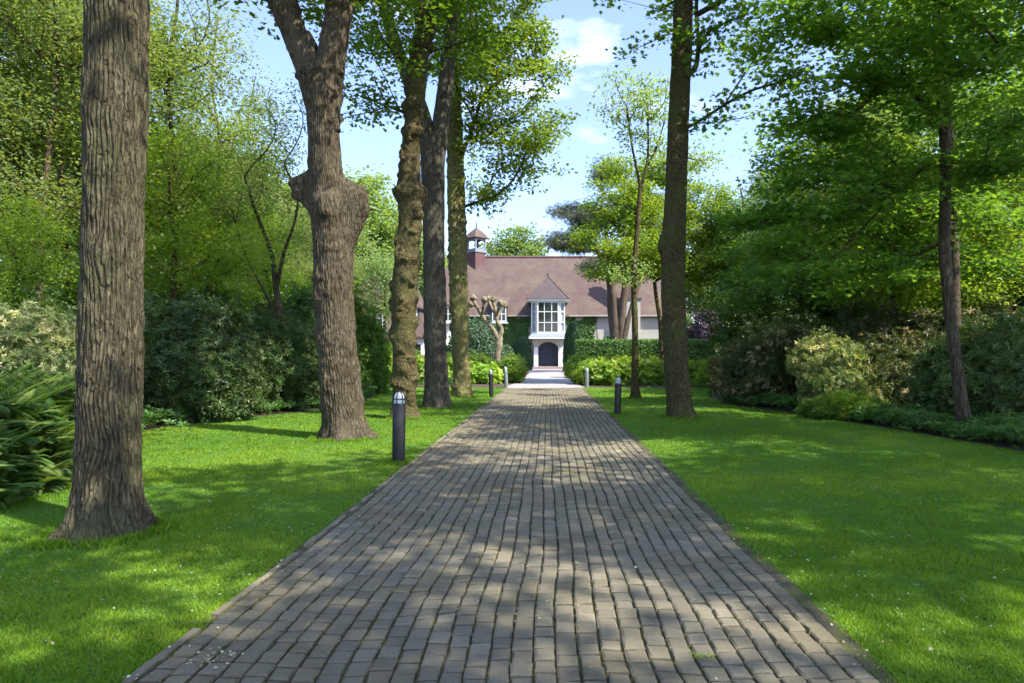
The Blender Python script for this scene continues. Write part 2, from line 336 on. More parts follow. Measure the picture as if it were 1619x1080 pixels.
def bark_disp(seed, furrow=0., lam=.05, lump=.03, lsc=2.5, flare=None, knobs=(), wart=0.):
    def fn(R, th, pts):
        z = pts[:, 2][:, None]; c, s_ = np.cos(th)[None], np.sin(th)[None]; R0 = R
        q = np.stack([c * R0 * 1.0 + 0 * z, s_ * R0 + 0 * z, z + 0 * c], -1)
        out = R0 * (1 + lump * fbm(q * lsc, seed, 3))
        if flare:
            amt, hgt, lobes = flare
            lob = 1 + .55 * np.sin(lobes * th + seed)[None] + .3 * np.sin((lobes + 2) * th + 2 * seed)[None]
            out = out + amt * np.exp(-np.clip(z, 0, None) / hgt) * lob
        for (kz, kt, amp, sz, st) in knobs:
            dt = (th - kt + np.pi) % (2 * np.pi) - np.pi
            dz = (z - kz); dz = np.where(dz > 0, dz * 3.2, dz)
            if amp < .1: dz = z - kz
            g = np.exp(-((dz / sz) ** 2 + (dt[None] / st) ** 2))
            out = out + amp * (np.minimum(1, g * 1.5) if amp >= .1 else g) * (1 + .10 * fbm(q * 9, seed + 5, 2))
        if wart: out = out + wart * (np.clip(fbm(q * np.array([5.0, 5.0, 5.0]), seed + 9, 3) - .22, 0, .6) * 1.6)
        if furrow:
            nr = round(2 * np.pi * float(np.median(R0)) / lam)
            w = 1.5 * fbm(q * np.array([5, 5, 2.6]), seed + 3, 4)
            rg = np.abs(np.sin(th[None] * nr / 2 + w * 1.9)) ** .55
            rg = rg * (.55 + .45 * np.clip(.5 + vnoise(q * np.array([22, 22, 9]), seed + 4), 0, 1))
            out = out + furrow * (rg - .5)
        return out
    return fn
def px_path(rows, Y, base):                          # rows: (py, xleft, xright) measured on the trunk -> local centre line with radii
    r = []
    for py, a, b_ in rows:
        p = P((a + b_) / 2, py, Y) - base; q_ = p + base; r.append((*p, (b_ - a) / 2 / F * Y * Y / math.hypot(q_[0], Y)))   # off-axis cylinders project wider
    r.sort(key=lambda q: q[2]); r = np.array(r)
    r[0, :3] = [r[0, 0], r[0, 1], -.05]; return r
def sample_blobs(rng, blobs, N, gap=.0, gs=.45, seed=0, shell=.35):
    w = np.array([b_[3] * b_[4] * b_[5] for b_ in blobs]) ** .8; w /= w.sum(); out = []
    for q, b_ in enumerate(blobs):
        k = max(3, int(round(N * w[q]))); got = np.zeros((0, 3)); tries = 0
        while len(got) < k and tries < 30:
            d = rng.normal(size=(k * 3, 3)); d /= np.linalg.norm(d, axis=1)[:, None]; rr = (shell + (1 - shell) * rng.random(k * 3) ** .6)[:, None]
            p = np.array(b_[:3]) + d * rr * np.array(b_[3:6]) * (1 + .18 * vnoise(d * 2.3 + q, seed)[:, None])
            keep = vnoise(p * gs, seed + 50) > gap - 1; got = np.r_[got, p[keep]]; tries += 1
        out.append(got[:k])
    return np.concatenate(out)
def grow(rng, anchors, targets, step=.5, rtip=.008, droop=.06, expo=.46, upw=.9):
    pos = [tuple(a) for a in anchors]; par = [-1] * len(pos); A = np.array(pos)
    na = len(pos); order = np.argsort(np.min(np.linalg.norm(targets[:, None] - A[None, ::max(1, na // 12)], axis=2), axis=1))
    buf = np.zeros((len(targets) * 14 + na, 3)); buf[:na] = A; m_ = na; tips = []; cnt = []
    for ti in order:
        t = targets[ti]; d = buf[:m_] - t; dist = np.sqrt((d ** 2).sum(1)); cost = dist + upw * np.clip(d[:, 2] + .25 * np.hypot(d[:, 0], d[:, 1]), 0, None)
        j = int(np.argmin(cost)); a = buf[j].copy(); L_ = dist[j]; k = min(12, max(1, int(L_ / step)))
        off = rng.normal(size=3) * L_ * .07
        for q in range(1, k + 1):
            u = q / k; p = a + (t - a) * u + off * math.sin(u * math.pi); p[2] += L_ * droop * math.sin(u * math.pi)
            if m_ < len(buf): buf[m_] = p; par.append(j); j = m_; m_ += 1
        tips.append(j)
    n_ = m_; cnt = np.zeros(n_)
    for t in tips: cnt[t] += 1
    for q in range(n_ - 1, na - 1, -1):
        if par[q] >= 0: cnt[par[q]] += cnt[q]
    return buf[:n_], np.array(par), cnt, na, np.array(tips)
def branch_mesh(mb, g, rtip, expo=.46, rmax=.3, ns=5, minr=0):
    pos, par, cnt, na, tips = g; best = {}
    for q in range(na, len(pos)):
        p = par[q]
        if p not in best or cnt[q] > cnt[best[p]]: best[p] = q
    for q in range(na, len(pos)):
        p = par[q]
        if p >= na and best.get(p) == q: continue
        ch = [p, q]
        while ch[-1] in best: ch.append(best[ch[-1]])
        r = np.minimum(rmax, rtip * np.maximum(1, cnt[ch]) ** expo); r[0] = r[1]; r[-1] *= .5
        if r.max() < minr: continue
        X = pos[ch].copy()
        for _ in range(4):
            if len(X) > 2: X[1:-1] = .5 * X[1:-1] + .25 * (X[:-2] + X[2:]); r[1:-1] = .5 * r[1:-1] + .25 * (r[:-2] + r[2:])
        pos[ch[1:]] = X[1:]
        mb.tube(X, r, ns if r[1] > .03 else 4, cap=False)
def leaves(mb, rng, cl, T, per, size, crad, flat=.55, tilt=.55, seed=0, seg=None):
    N = len(cl) * per; c = np.repeat(cl, per, 0)
    p = c + rng.normal(size=(N, 3)) * np.array([crad, crad, crad * flat]) * .62
    if seg is not None: c2 = np.repeat(seg, per, 0); u = rng.random((N, 1)) ** .5; p = p * 1 + (c2 - c) * (1 - u) * .8
    s = size * rng.uniform(.6, 1.25, N)
    cr_ = np.repeat(rng.random(len(cl)), per)
    rn = np.clip(.40 * cr_ + .35 * rng.random(N) + .25 * (fbm(p * .6, seed, 2) * .5 + .5), 0, 1)
    hd = (p - c); hd[:, 2] -= crad * .35
    scatter(mb, T, p, frames(N, rng, tilt, None, hd / (np.linalg.norm(hd, axis=1)[:, None] + 1e-6)), s, rn)

def make_tree(name, label, cat, base, trunk, bmat, lmat, blobs, ncl, per, T, size, crad, seed, ns=24, step=.12, disp=None, forks=(),
              zmin=0., rtip=.011, flat=.5, tilt=.55, gap=.0, gs=.5, rmax=.16, group=None, shell=.35, upw=.9, droop=.06, extra_anchor=None):
    rng = np.random.default_rng(seed); root = thing(name, label, cat, tuple(base), group=group)
    tr = MB(); s = spline(trunk, step); tr.tube(s[:, :3], s[:, 3], ns, True, disp)
    anch = [s[::max(1, int(.3 / step))][:, :3]]
    for fk, dfn in forks:
        s2 = spline(fk, step); tr.tube(s2[:, :3], s2[:, 3], ns, True, dfn); anch.append(s2[::max(1, int(.3 / step))][1:, :3])
    A = np.concatenate(anch); A = A[A[:, 2] > zmin]
    tr.build('trunk', bmat, root, smooth=True)
    cl = sample_blobs(rng, blobs, ncl, gap, gs, seed, shell)
    g = grow(rng, A, cl, droop=droop, upw=upw)
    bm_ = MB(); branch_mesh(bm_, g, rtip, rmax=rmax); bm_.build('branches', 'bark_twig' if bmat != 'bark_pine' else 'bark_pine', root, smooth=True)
    tp = g[0][g[4]]; lm = MB(); leaves(lm, rng, tp, T, per, size, crad, flat, tilt, seed); lm.build('crown', lmat, root)
    return root
def lb(base, px, py, Y, rx, ry, rz): return (*(P(px, py, Y) - base), rx, ry, rz)    # a crown mass where the photo shows it

def straight(h, r, lean=(0, 0), wig=.1, seed=0):
    rng = np.random.default_rng(seed); k = 7; out = []
    for q in range(k):
        u = q / (k - 1); out.append((lean[0] * u + rng.normal() * wig * u, lean[1] * u + rng.normal() * wig * u, -.05 + h * u, r * (1 - .75 * u)))
    return np.array(out)

# ================================================================== SETTING
def sheet(name, pts, z, m, n_sub=None):
    mb = MB(); k = len(pts); mb.add([(x, y, z) for x, y in pts], np.arange(k)[None]); return structure(mb.build(name, m))
gb = MB(); gb.add([(-900, -900, 0), (900, -900, 0), (900, 1500, 0), (-900, 1500, 0)], [(0, 1, 2, 3)]); structure(gb.build('ground', 'soil'))
DL, DR, DEND = -1.83, 1.48, 30.8
LEFT_EDGE = [(-4.8, -6), (-5.0, 2), (-5.35, 6.0), (-6.1, 8.3), (-7.1, 10.3), (-8.0, 13.5), (-7.6, 15.6), (-6.4, 18.4), (-6.2, 22), (-6.6, 26), (-9.5, 31.5)]
RIGHT_EDGE = [(8.5, 31.5), (6.4, 27), (5.5, 21.5), (5.7, 19.5), (6.5, 16.6), (7.0, 13.6), (7.3, 11), (7.9, 8), (9, 4), (10, -6)]
def smooth_edge(e, k=6):
    e = np.array(e, float); e3 = np.c_[e, np.zeros((len(e), 2))]; return spline(e3, .5)[:, :2]
LE, RE = smooth_edge(LEFT_EDGE), smooth_edge(RIGHT_EDGE)
sheet('lawn', [tuple(p) for p in LE[::-1]] + [tuple(p) for p in RE[::-1]], .004, 'lawn_sheet')
sheet('drive_bedding', [(DL - .11, -6), (DR + .12, -6), (DR + .12, DEND), (DL - .11, DEND)], .010, 'bedding')
sheet('path', [(-1.95, DEND), (1.75, DEND), (1.55, 34), (1.4, 40), (1.4, 60), (5, 62), (5, 74.0), (-5, 74.0), (-5, 62), (-1.6, 60), (-1.6, 38), (-2.1, 33)], .012, 'path_paving')

# pavers ------------------------------------------------------------
rng = np.random.default_rng(5)
ncol = 30; pitch = (DR - DL) / ncol
def wob(x, y):
    q = np.stack([x * .9, y * .75, 0 * x], -1); return .036 * fbm(q, 31, 2) * (1 - .75 * np.clip((y - 3) / 9, 0, 1))
def hgt(x, y): return .009 * fbm(np.stack([x * 1.1, y * .9, 0 * x], -1), 77, 3)
bx0, bx1, by0, by1, brn = [], [], [], [], []
for c_ in range(ncol):
    y = -1.5 - rng.random() * .1
    while y < DEND - .05:
        l = rng.normal(.134, .006); bx0.append(DL + c_ * pitch); bx1.append(DL + (c_ + 1) * pitch); by0.append(y); by1.append(y + l); y += l
        brn.append(0)
bx0, bx1, by0, by1 = map(np.array, (bx0, bx1, by0, by1)); NB = len(bx0)
lw = .0075 + .0035 * np.abs(rng.normal(size=NB)); cw = .0075 + .0022 * np.abs(rng.normal(size=NB))
def corner(bx, by, z): return np.stack([bx + wob(bx, by), by + .02 * fbm(np.stack([bx * 1.2, by * .6, 0 * bx + 3], -1), 12, 2), z + hgt(bx, by)], -1)
xa, xb, ya, yb = bx0 + lw * .6, bx1 - lw * .6, by0 + cw, by1 - cw
tz = .034 + rng.normal(size=NB) * .0024; tx = rng.normal(size=NB) * .0018; ty = rng.normal(size=NB) * .0018
layers = []
for ins, dz in ((0.010, 0.), (0.0, -.008), (-.001, -.03)):
    rr = []
    for sx, sy, bx, by in ((1, 1, xa, ya), (-1, 1, xb, ya), (-1, -1, xb, yb), (1, -1, xa, yb)):
        jx = rng.normal(size=NB) * .0028 if dz > -.02 else 0
        rr.append(corner(bx + sx * ins + jx, by + sy * ins + jx, tz + dz - sx * tx - sy * ty))
    layers.append(np.stack(rr, 1))
V = np.concatenate(layers, 1)                        # (NB,12,3)
Fq = [(0, 1, 2, 3)] + [(4 + q, 4 + (q + 1) % 4, (q + 1) % 4, q) for q in range(4)] + [(8 + q, 8 + (q + 1) % 4, 4 + (q + 1) % 4, 4 + q) for q in range(4)]
mb = MB(); FF = (np.array(Fq)[None] + (np.arange(NB) * 12)[:, None, None]).reshape(-1, 4)
br = np.clip(rng.normal(.42, .15, NB) + (rng.random(NB) > .96) * .25, 0, 1); mb.add(V.reshape(-1, 3), FF, np.repeat(br, 9))
y = -1.5                                             # the narrow upright kerb bricks along the left edge
while y < DEND - .3:
    l = rng.normal(.20, .01)
    if rng.random() > .12:
        x = DL - .055; w_ = float(wob(np.array([x]), np.array([y]))[0]) * .5; z_ = .03 + rng.normal() * .005
        V8 = [(x + w_ - .028, y + .004, -.01), (x + w_ + .026, y + .004, -.01), (x + w_ + .026, y + l - .004, -.01), (x + w_ - .028, y + l - .004, -.01)]
        V8 += [(a + (.005 if q in (0, 3) else -.005), b_, z_ + rng.normal() * .003) for q, (a, b_, _) in enumerate(V8)]
        mb.add(V8, [(4, 5, 6, 7), (0, 1, 5, 4), (1, 2, 6, 5), (2, 3, 7, 6), (3, 0, 4, 7)], rng.uniform(.5, 1))
    y += l
structure(mb.build('driveway', 'paver'))

# moss in the joints
rng = np.random.default_rng(8); N = 24000
cc = rng.integers(0, ncol + 1, N); yy = 2.2 + rng.random(N) ** 1.8 * 18; xx = DL + cc * pitch
keep = (vnoise(np.stack([xx * 1.3, yy * .8, 0 * xx], -1), 40) + .7 * vnoise(np.stack([xx * 9, yy * 5, 0 * xx], -1), 41) > .05); xx, yy = xx[keep], yy[keep]; N = len(xx)
pos = corner(xx + rng.normal(size=N) * .0035, yy, np.full(N, .027)); mb = MB()
scatter(mb, T_TUFT, pos, frames(N, rng, .3), rng.uniform(.006, .013, N) * (1 + yy * .03), rng.random(N)); stuff(mb.build('moss', 'moss'), 'green moss growing in the joints of the brick driveway')
def in_poly(x, y, poly):
    poly = np.asarray(poly); c_ = np.zeros(len(x), bool); j = len(poly) - 1
    for i in range(len(poly)):
        xi, yi = poly[i]; xj, yj = poly[j]
        hit = ((yi > y) != (yj > y)) & (x < (xj - xi) * (y - yi) / (yj - yi + 1e-12) + xi); c_ ^= hit; j = i
    return c_
def in_poly_(x, y): return in_poly(x, y, np.concatenate([LE, RE])) & ((x < DL - .15) | (x > DR + .15))
# litter: seed husks and fallen leaves on the drive and along its edges
N = 620; yy = 2.6 + rng.random(N) ** 1.5 * 18; xx = rng.uniform(DL - .1, DR + .1, N); e = rng.random(N) < .62
xx = np.where(e & (rng.random(N) < .5), DL - .02 + rng.normal(size=N) * .07, np.where(e, DR + .03 + rng.normal(size=N) * .07, xx))
N2 = 60; xx = np.r_[xx, -1.60 + rng.normal(size=N2) * .06]; yy = np.r_[yy, 3.28 + rng.normal(size=N2) * .05]; N += N2
mb = MB(); scatter(mb, T_ROUND, corner(xx, yy, np.full(N, .043)), frames(N, rng, .35), rng.uniform(.008, .022, N), rng.random(N)); N = 260; yy = 3 + rng.random(N) ** 1.3 * 16; xx = rng.uniform(-.8, .85, N) * (yy + 1); k = in_poly_(xx, yy)
xx, yy = xx[k], yy[k]; scatter(mb, T_ROUND, np.stack([xx, yy, np.full(len(xx), .030)], 1), frames(len(xx), rng, .4), rng.uniform(.012, .03, len(xx)), rng.random(len(xx)))
stuff(mb.build('leaf_litter', 'litter'), 'pale fallen petals and seed husks on the brick driveway')
# a grass tuft pushing through the pavers
mb = MB(); N = 70; p = np.stack([.75 + rng.normal(size=N) * .05, 3.36 + rng.normal(size=N) * .018, np.full(N, .02)], -1); p[:, 0] -= 0.03
scatter(mb, T_SIMPLE, p, frames(N, rng, 1.2), rng.uniform(.015, .03, N), rng.random(N) * .5 + .5)
tag(mb.build('grass_tuft', 'leaf_lime'), 'small yellow-green tuft of weed growing between the bricks of the driveway', 'weed')

# grass ---------------------------------------------------------------
LAWN = np.concatenate([LE, RE]); rng = np.random.default_rng(21)
def grass(N, y0, y1, seed):
    rng = np.random.default_rng(seed)
    y = y0 * (y1 / y0) ** rng.random(N)              # density falls as 1/distance^2 across the width
    x = rng.uniform(-1.0, .95, N) * (y + 1.2)
    k = in_poly(x, y, LAWN) & ((x < DL - .10 + .05 * fbm(np.stack([0 * x, y * 1.6, 0 * x], -1), 6, 3) + rng.normal(size=N) * .022) | (x > DR + .10 + .06 * fbm(np.stack([0 * x + 9, y * 1.4, 0 * x], -1), 6, 3) + rng.normal(size=N) * .028)); x, y = x[k], y[k]; N = len(x)
    y = y; cl = fbm(np.stack([x * 2.2, y * 2.2, 0 * x], -1), 3, 3); big = fbm(np.stack([x * .5, y * .5, 0 * x], -1), 9, 2)
    w = .0036 * (1 + .16 * y); h = (.023 + .008 * cl) * rng.uniform(.6, 1.25, N) * (1 + .02 * y)
    a = rng.random(N) * 2 * np.pi; ln = rng.normal(size=(N, 2)) * .55; ln[:, 0] += .25 * cl
    b0 = np.stack([x - np.cos(a) * w, y - np.sin(a) * w, 0 * x], 1); b1 = np.stack([x + np.cos(a) * w, y + np.sin(a) * w, 0 * x], 1)
    t = np.stack([x + ln[:, 0] * h, y + ln[:, 1] * h, h], 1)
    V = np.stack([b0, b1, t], 1).reshape(-1, 3); mb = MB()
    mb.add(V, np.arange(3 * N).reshape(-1, 3), np.clip(.42 + .22 * cl + (.34 * big + .04) + rng.normal(size=N) * .13, 0, 1)); return mb
gm = grass(1000000, 2.4, 34, 4)
rng = np.random.default_rng(66)                      # longer untrimmed blades round the trunks and posts
for px, py, R_, N in ((165, 843, .42, 4200), (545, 693, .55, 3200), (641, 662, .36, 1700), (693, 645, .46, 1600), (731, 629, .38, 1200), (1078, 661, .42, 1900), (1003, 631, .17, 700), (630, 734, .10, 900), (976, 657, .095, 500)):
    g_ = G(px, py); a = rng.random(N) * 2 * np.pi; r_ = R_ * (1 + .10 * np.sin(5 * a)) + np.abs(rng.normal(size=N)) * .05; x = g_[0] + r_ * np.cos(a); y = g_[1] + r_ * np.sin(a)
    h = rng.uniform(.03, .085, N); w = .004 * (1 + .1 * g_[1]); ln = rng.normal(size=(N, 2)) * .45; a2 = rng.random(N) * 6.28
    V = np.stack([np.stack([x - np.cos(a2) * w, y - np.sin(a2) * w, 0 * x], 1), np.stack([x + np.cos(a2) * w, y + np.sin(a2) * w, 0 * x], 1), np.stack([x + ln[:, 0] * h, y + ln[:, 1] * h, h], 1)], 1)
    gm.add(V.reshape(-1, 3), np.arange(3 * N).reshape(-1, 3), np.clip(rng.normal(.45, .25, N), 0, 1))
stuff(gm.build('grass', 'grass_blade'), 'short vivid green mown lawn grass on both sides of the driveway')
rng = np.random.default_rng(11); N = 420                       # daisies and clover heads
cx = np.array([(-2.6, 6.3), (-3.1, 7.2), (-2.2, 5.3), (-4.2, 6.6), (2.4, 6.0), (1.9, 4.3), (-3.6, 4.4), (3.4, 7.5)]); q = rng.integers(0, 8, N)
x = cx[q, 0] + rng.normal(size=N) * .35; y = cx[q, 1] + rng.normal(size=N) * .5; k = ((x < DL - .15) | (x > DR + .15)) & (y > 2.8); x, y = x[k], y[k]; N = len(x)
mb = MB(); scatter(mb, T_ROSETTE, np.stack([x, y, np.full(N, .034)], 1), frames(N, rng, .25), rng.uniform(.006, .011, N), rng.random(N)); stuff(mb.build('daisies', 'flower_white'), 'tiny white daisies scattered in the lawn beside the driveway')

# ================================================================== HOUSE
HY0 = 77.0
house = thing('country_house', 'large pale country house under a long plum-brown tiled roof at the end of the driveway', 'house', (0, HY0, 0))
def hx(px, Y=HY0): return (px - HX) / F * Y
def hz(py, Y=HY0): return CAMH - (py - HY) / F * Y
EZ, RZ = hz(499), hz(407, 83)
XR, XL = 15.2, -14.6
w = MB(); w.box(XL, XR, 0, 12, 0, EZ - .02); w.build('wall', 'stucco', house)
def hip(x0, x1, y0, y1, z0, z1, oh, hipx, soffit=.18):
    mb = MB(); ym = (y0 + y1) / 2; A = [(x0 - oh, y0 - oh, z0), (x1 + oh, y0 - oh, z0), (x1 + oh, y1 + oh, z0), (x0 - oh, y1 + oh, z0)]
    V = A + [(a, b_, z0 - soffit) for a, b_, _ in A] + [(x0 + hipx, ym, z1), (x1 - hipx, ym, z1)]
    mb.add(V, [(0, 1, 9, 8), (2, 3, 8, 9), (4, 5, 1, 0), (5, 6, 2, 1), (6, 7, 3, 2), (7, 4, 0, 3), (7, 6, 5, 4)]); mb.add(V, [(1, 2, 9), (3, 0, 8)]); return mb
roof = hip(XL, XR, 0, 12, EZ, RZ, .5, 3.0).build('roof', 'roof_tiles', house)
rc = MB(); rc.tube([(XL + 3, 6, RZ + .02), (XR - 3, 6, RZ + .02)], .16, 8); rc.build('ridge_cap', 'roof_tiles_red', roof)
gt = MB(); gt.box(XL - .5, hx(834), -.66, -.52, EZ - .12, EZ + .0); gt.box(hx(899), XR + .5, -.66, -.52, EZ - .12, EZ + .0); gt.build('gutter', 'stucco', house)
# left wing in front
wy = -5.0; WY = HY0 + wy; WE = hz(532, WY); WR = hz(428, WY + 4.2)
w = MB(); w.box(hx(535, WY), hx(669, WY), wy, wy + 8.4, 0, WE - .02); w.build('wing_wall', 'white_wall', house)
wr = hip(hx(535, WY), hx(669, WY), wy, wy + 8.4, WE, WR, .4, 2.2).build('wing_roof', 'roof_tiles', house)
def window(x0, x1, z0, z1, y, nx, nz, nm='window', fw=.10, gl='window_glass', dy=.07, par=None, wn='white_paint'):
    mb = MB(); mb.box(x0, x0 + fw, y - dy, y, z0, z1); mb.box(x1 - fw, x1, y - dy, y, z0, z1)
    mb.box(x0 + fw, x1 - fw, y - dy, y, z0, z0 + fw); mb.box(x0 + fw, x1 - fw, y - dy, y, z1 - fw, z1)
    for q in range(1, nx):
        c_ = x0 + (x1 - x0) * q / nx; mb.box(c_ - .04, c_ + .04, y - dy + .012, y, z0 + fw, z1 - fw)
    for q in range(1, nz):
        c_ = z0 + (z1 - z0) * q / nz; mb.box(x0 + fw, x1 - fw, y - dy + .018, y - .01, c_ - .04, c_ + .04)
    wd = mb.build(nm, wn, par or house); g = MB(); g.box(x0 + fw - .01, x1 - fw + .01, y - .028, y - .004, z0 + fw - .01, z1 - fw + .01); g.build('pane', gl, wd); return wd
# wing dormers
for px in (586, 640):
    x0, x1 = hx(px, WY), hx(px + 19, WY); z0, z1 = hz(520, WY), hz(486, WY)
    d = MB(); d.box(x0 - .15, x1 + .15, wy + .25, wy + 3.2, z0 - .1, z1 + .05); dm = d.build('dormer', 'dark_slate', house)
    hip(x0 - .15, x1 + .15, wy + .2, wy + 4.4, z1 + .06, z1 + 1.25, .25, .9).build('dormer_roof', 'roof_tiles', dm)
    window(x0, x1, z0, z1, wy + .24, 2, 2, par=dm)
for px in (566, 600): window(hx(px, WY), hx(px + 22, WY), .9, 2.7, wy - .002, 3, 2)
window(hx(654, WY), hx(667, WY), .1, hz(543, WY), wy - .002, 1, 3, 'garden_door', gl='window_glass')
# first-floor windows of the main wall, cut into the eaves
for a, b_ in ((698, 716), (779, 801)):
    x0, x1 = hx(a), hx(b_); z0, z1 = hz(509), hz(485)
    d = MB(); d.box(x0 - .12, x1 + .12, -.72, 1.8, z0 - .05, z1 + .1); dm = d.build('dormer', 'dark_slate', house)
    V = [(x0 - .3, -.95, z1 + .06), (x1 + .3, -.95, z1 + .06), (x1 + .3, 2.4, z1 + 1.5), (x0 - .3, 2.4, z1 + 1.5)]
    V += [(a2, b2, c2 + .14) for a2, b2, c2 in V]; MB().add(V, [(0, 1, 2, 3), (4, 5, 6, 7), (0, 1, 5, 4), (1, 2, 6, 5), (2, 3, 7, 6), (3, 0, 4, 7)]).build('dormer_roof', 'roof_tiles', dm)
    window(x0, x1, z0, z1, -.725, 3, 2, par=dm)
    MB().box(x0 - .2, x1 + .2, -.98, -.724, z0 - .22, z0 - .054).build('sill', 'white_paint', dm)
MB().box(hx(694), hx(717), -.42, -.003, hz(546), hz(510)).build('lit_wall_panel', 'white_wall', house)  # brightly lit stretch of wall, painted as an added white panel
window(hx(697), hx(713), .1, 2.6, -.003, 2, 3, 'garden_door')
# portal with the bay window above it
PY = -2.2; PYY = HY0 + PY
bx_, bX = hx(840.5, PYY), hx(892.5, PYY); bz0, bz1 = hz(527, PYY), hz(476, PYY)
bay = MB(); cA, cB = hx(849, PYY), hx(884, PYY)
V = [(bx_, PY + .55, 0), (cA, PY, 0), (cB, PY, 0), (bX, PY + .55, 0), (bX, 1.5, 0), (bx_, 1.5, 0)]
V = np.array([(a, b_, bz0) for a, b_, _ in V] + [(a, b_, bz1) for a, b_, _ in V])
core = V.copy(); core[:, 1] += .10; core[[0, 5, 6, 11], 0] += .1; core[[3, 4, 9, 10], 0] -= .1
MB().add(core, [(q, (q + 1) % 6, (q + 1) % 6 + 6, q + 6) for q in range(6)]).build('bay_glass', 'side_glass', house)
bayf = window(cA, cB, bz0, bz1, PY, 3, 3, 'bay_window', .16, dy=.12)
def bar(mb, p, q, z0, z1, t=.09):
    p, q = np.array(p, float), np.array(q, float); d = (q - p) / np.linalg.norm(q - p); nn = np.array([-d[1], d[0]]) * t
    a = [p - nn, q - nn, q + nn, p + nn]; V = [(*v, z) for z in (z0, z1) for v in a]
    mb.add(V, [(3, 2, 1, 0), (4, 5, 6, 7), (0, 1, 5, 4), (1, 2, 6, 5), (2, 3, 7, 6), (3, 0, 4, 7)])
for sx, (p, q) in enumerate((((bx_, PY + .55), (cA - .01, PY + .01)), ((cB + .01, PY + .01), (bX, PY + .55)))):
    sf = MB(); p, q = np.array(p), np.array(q)
    for u0, u1 in ((0, .16), (.86, .99)): bar(sf, p + (q - p) * u0, p + (q - p) * u1, bz0 + .18, bz1 - .22)
    for k_ in (1, 2): bar(sf, p + (q - p) * .16, p + (q - p) * .86, bz0 + (bz1 - bz0) * k_ / 3 - .04, bz0 + (bz1 - bz0) * k_ / 3 + .04, .07)
    bar(sf, p, q, bz0, bz0 + .178, .1); bar(sf, p, q, bz1 - .218, bz1, .1)
    xx_ = (bx_ - .02, bx_ + .12) if sx == 0 else (bX - .12, bX + .02); sf.box(*xx_, PY + .56, .9, bz0, bz1); sf.build('bay_side_window', 'white_paint', house)
MB().box(hx(834, PYY), hx(899, PYY), PY - .35, .8, bz1 + .003, bz1 + .22).build('bay_cornice', 'white_paint', house)
ap = hz(437, PYY + 2)
V = [(hx(834, PYY) - .05, PY - .45, bz1 + .225), (hx(899, PYY) + .05, PY - .45, bz1 + .225), (hx(899, PYY) + .05, 4.5, bz1 + .225), (hx(834, PYY) - .05, 4.5, bz1 + .225), (hx(866.5, PYY), PY + 1.9, ap), (hx(866.5, PYY), 5.5, ap)]
br_ = MB(); br_.add(V, [(0, 1, 4), ]); br_.add(V, [(1, 2, 5, 4), (3, 0, 4, 5), (3, 2, 1, 0)]); bro = br_.build('bay_roof', 'roof_tiles_dark', house)
hp = MB()
for a_, b_ in ((0, 4), (1, 4), (4, 5)): hp.tube([V[a_], V[b_]], .07, 6)
hp.build('hip_tiles', 'roof_tiles', bro)
MB().tube([(hx(866.5, PYY), PY + 1.9, ap - .1), (hx(866.5, PYY), PY + 1.9, ap + .35)], [.16, .07], 8).build('finial', 'dark_slate', bro)
# stepped slab under the bay
sl = MB(); sx0, sx1 = hx(836, PYY), hx(898, PYY)
V = [(sx0 + .35, PY - .15, bz0 - .003), (sx1 - .35, PY - .15, bz0 - .003), (sx1 - .35, -.01, bz0 - .003), (sx0 + .35, -.01, bz0 - .003), (sx0, PY - .55, bz0 - .42), (sx1, PY - .55, bz0 - .42), (sx1, -.01, bz0 - .42), (sx0, -.01, bz0 - .42)]
sl.add(V, [(0, 1, 2, 3), (4, 5, 1, 0), (5, 6, 2, 1), (7, 4, 0, 3), (6, 7, 3, 2)]); sl.build('bay_skirt', 'lead_grey', house)
MB().box(sx0 + .02, sx1 - .02, PY - .53, -.01, bz0 - .60, bz0 - .423).build('lintel_slab', 'white_paint', house)
# arched porch front
ax0, ax1 = hx(851, PYY), hx(882.5, PYY); zt = bz0 - .603; az = hz(549, PYY); ah = hz(540.5, PYY)
pr = MB(); pts = []
for q in range(13):
    u = q / 12; pts.append((ax0 + (ax1 - ax0) * u, az + (ah - az) * math.sin(math.pi * u) ** .6))
yf, yb_ = PY + .35, -.004
for q in range(12):
    (xa_, za), (xb_, zb) = pts[q], pts[q + 1]
    pr.add([(xa_, yf, za), (xb_, yf, zb), (xb_, yf, zt), (xa_, yf, zt)], [(0, 1, 2, 3)]); pr.add([(xa_, yf, za), (xb_, yf, zb), (xb_, yf + .7, zb), (xa_, yf + .7, za)], [(3, 2, 1, 0)])
for s_, xin, xo_t, xo_b in ((-1, ax0, hx(842, PYY), hx(845.5, PYY)), (1, ax1, hx(894, PYY), hx(891, PYY))):
    V = [(xin, yf, 0), (xo_b, yf, 0), (xo_b, yf, zt * .55), (xo_t, yf, zt - .4), (xo_t, yf, zt), (xin, yf, zt)]; V += [(a, .2, c_) for a, _, c_ in V]
    fs = [(0, 1, 2, 3), (0, 3, 4, 5)]; pr.add(V, fs + [(0, 5, 11, 6), (1, 7, 8, 2), (2, 8, 9, 3), (3, 9, 10, 4)])
pr.build('porch', 'stucco', house)
for a, b_ in ((844, 850.5), (883, 890)): MB().box(hx(a, PYY), hx(b_, PYY), yf - .08, yf - .003, .002, az).build('pilaster', 'white_wall', house)
dr = MB()
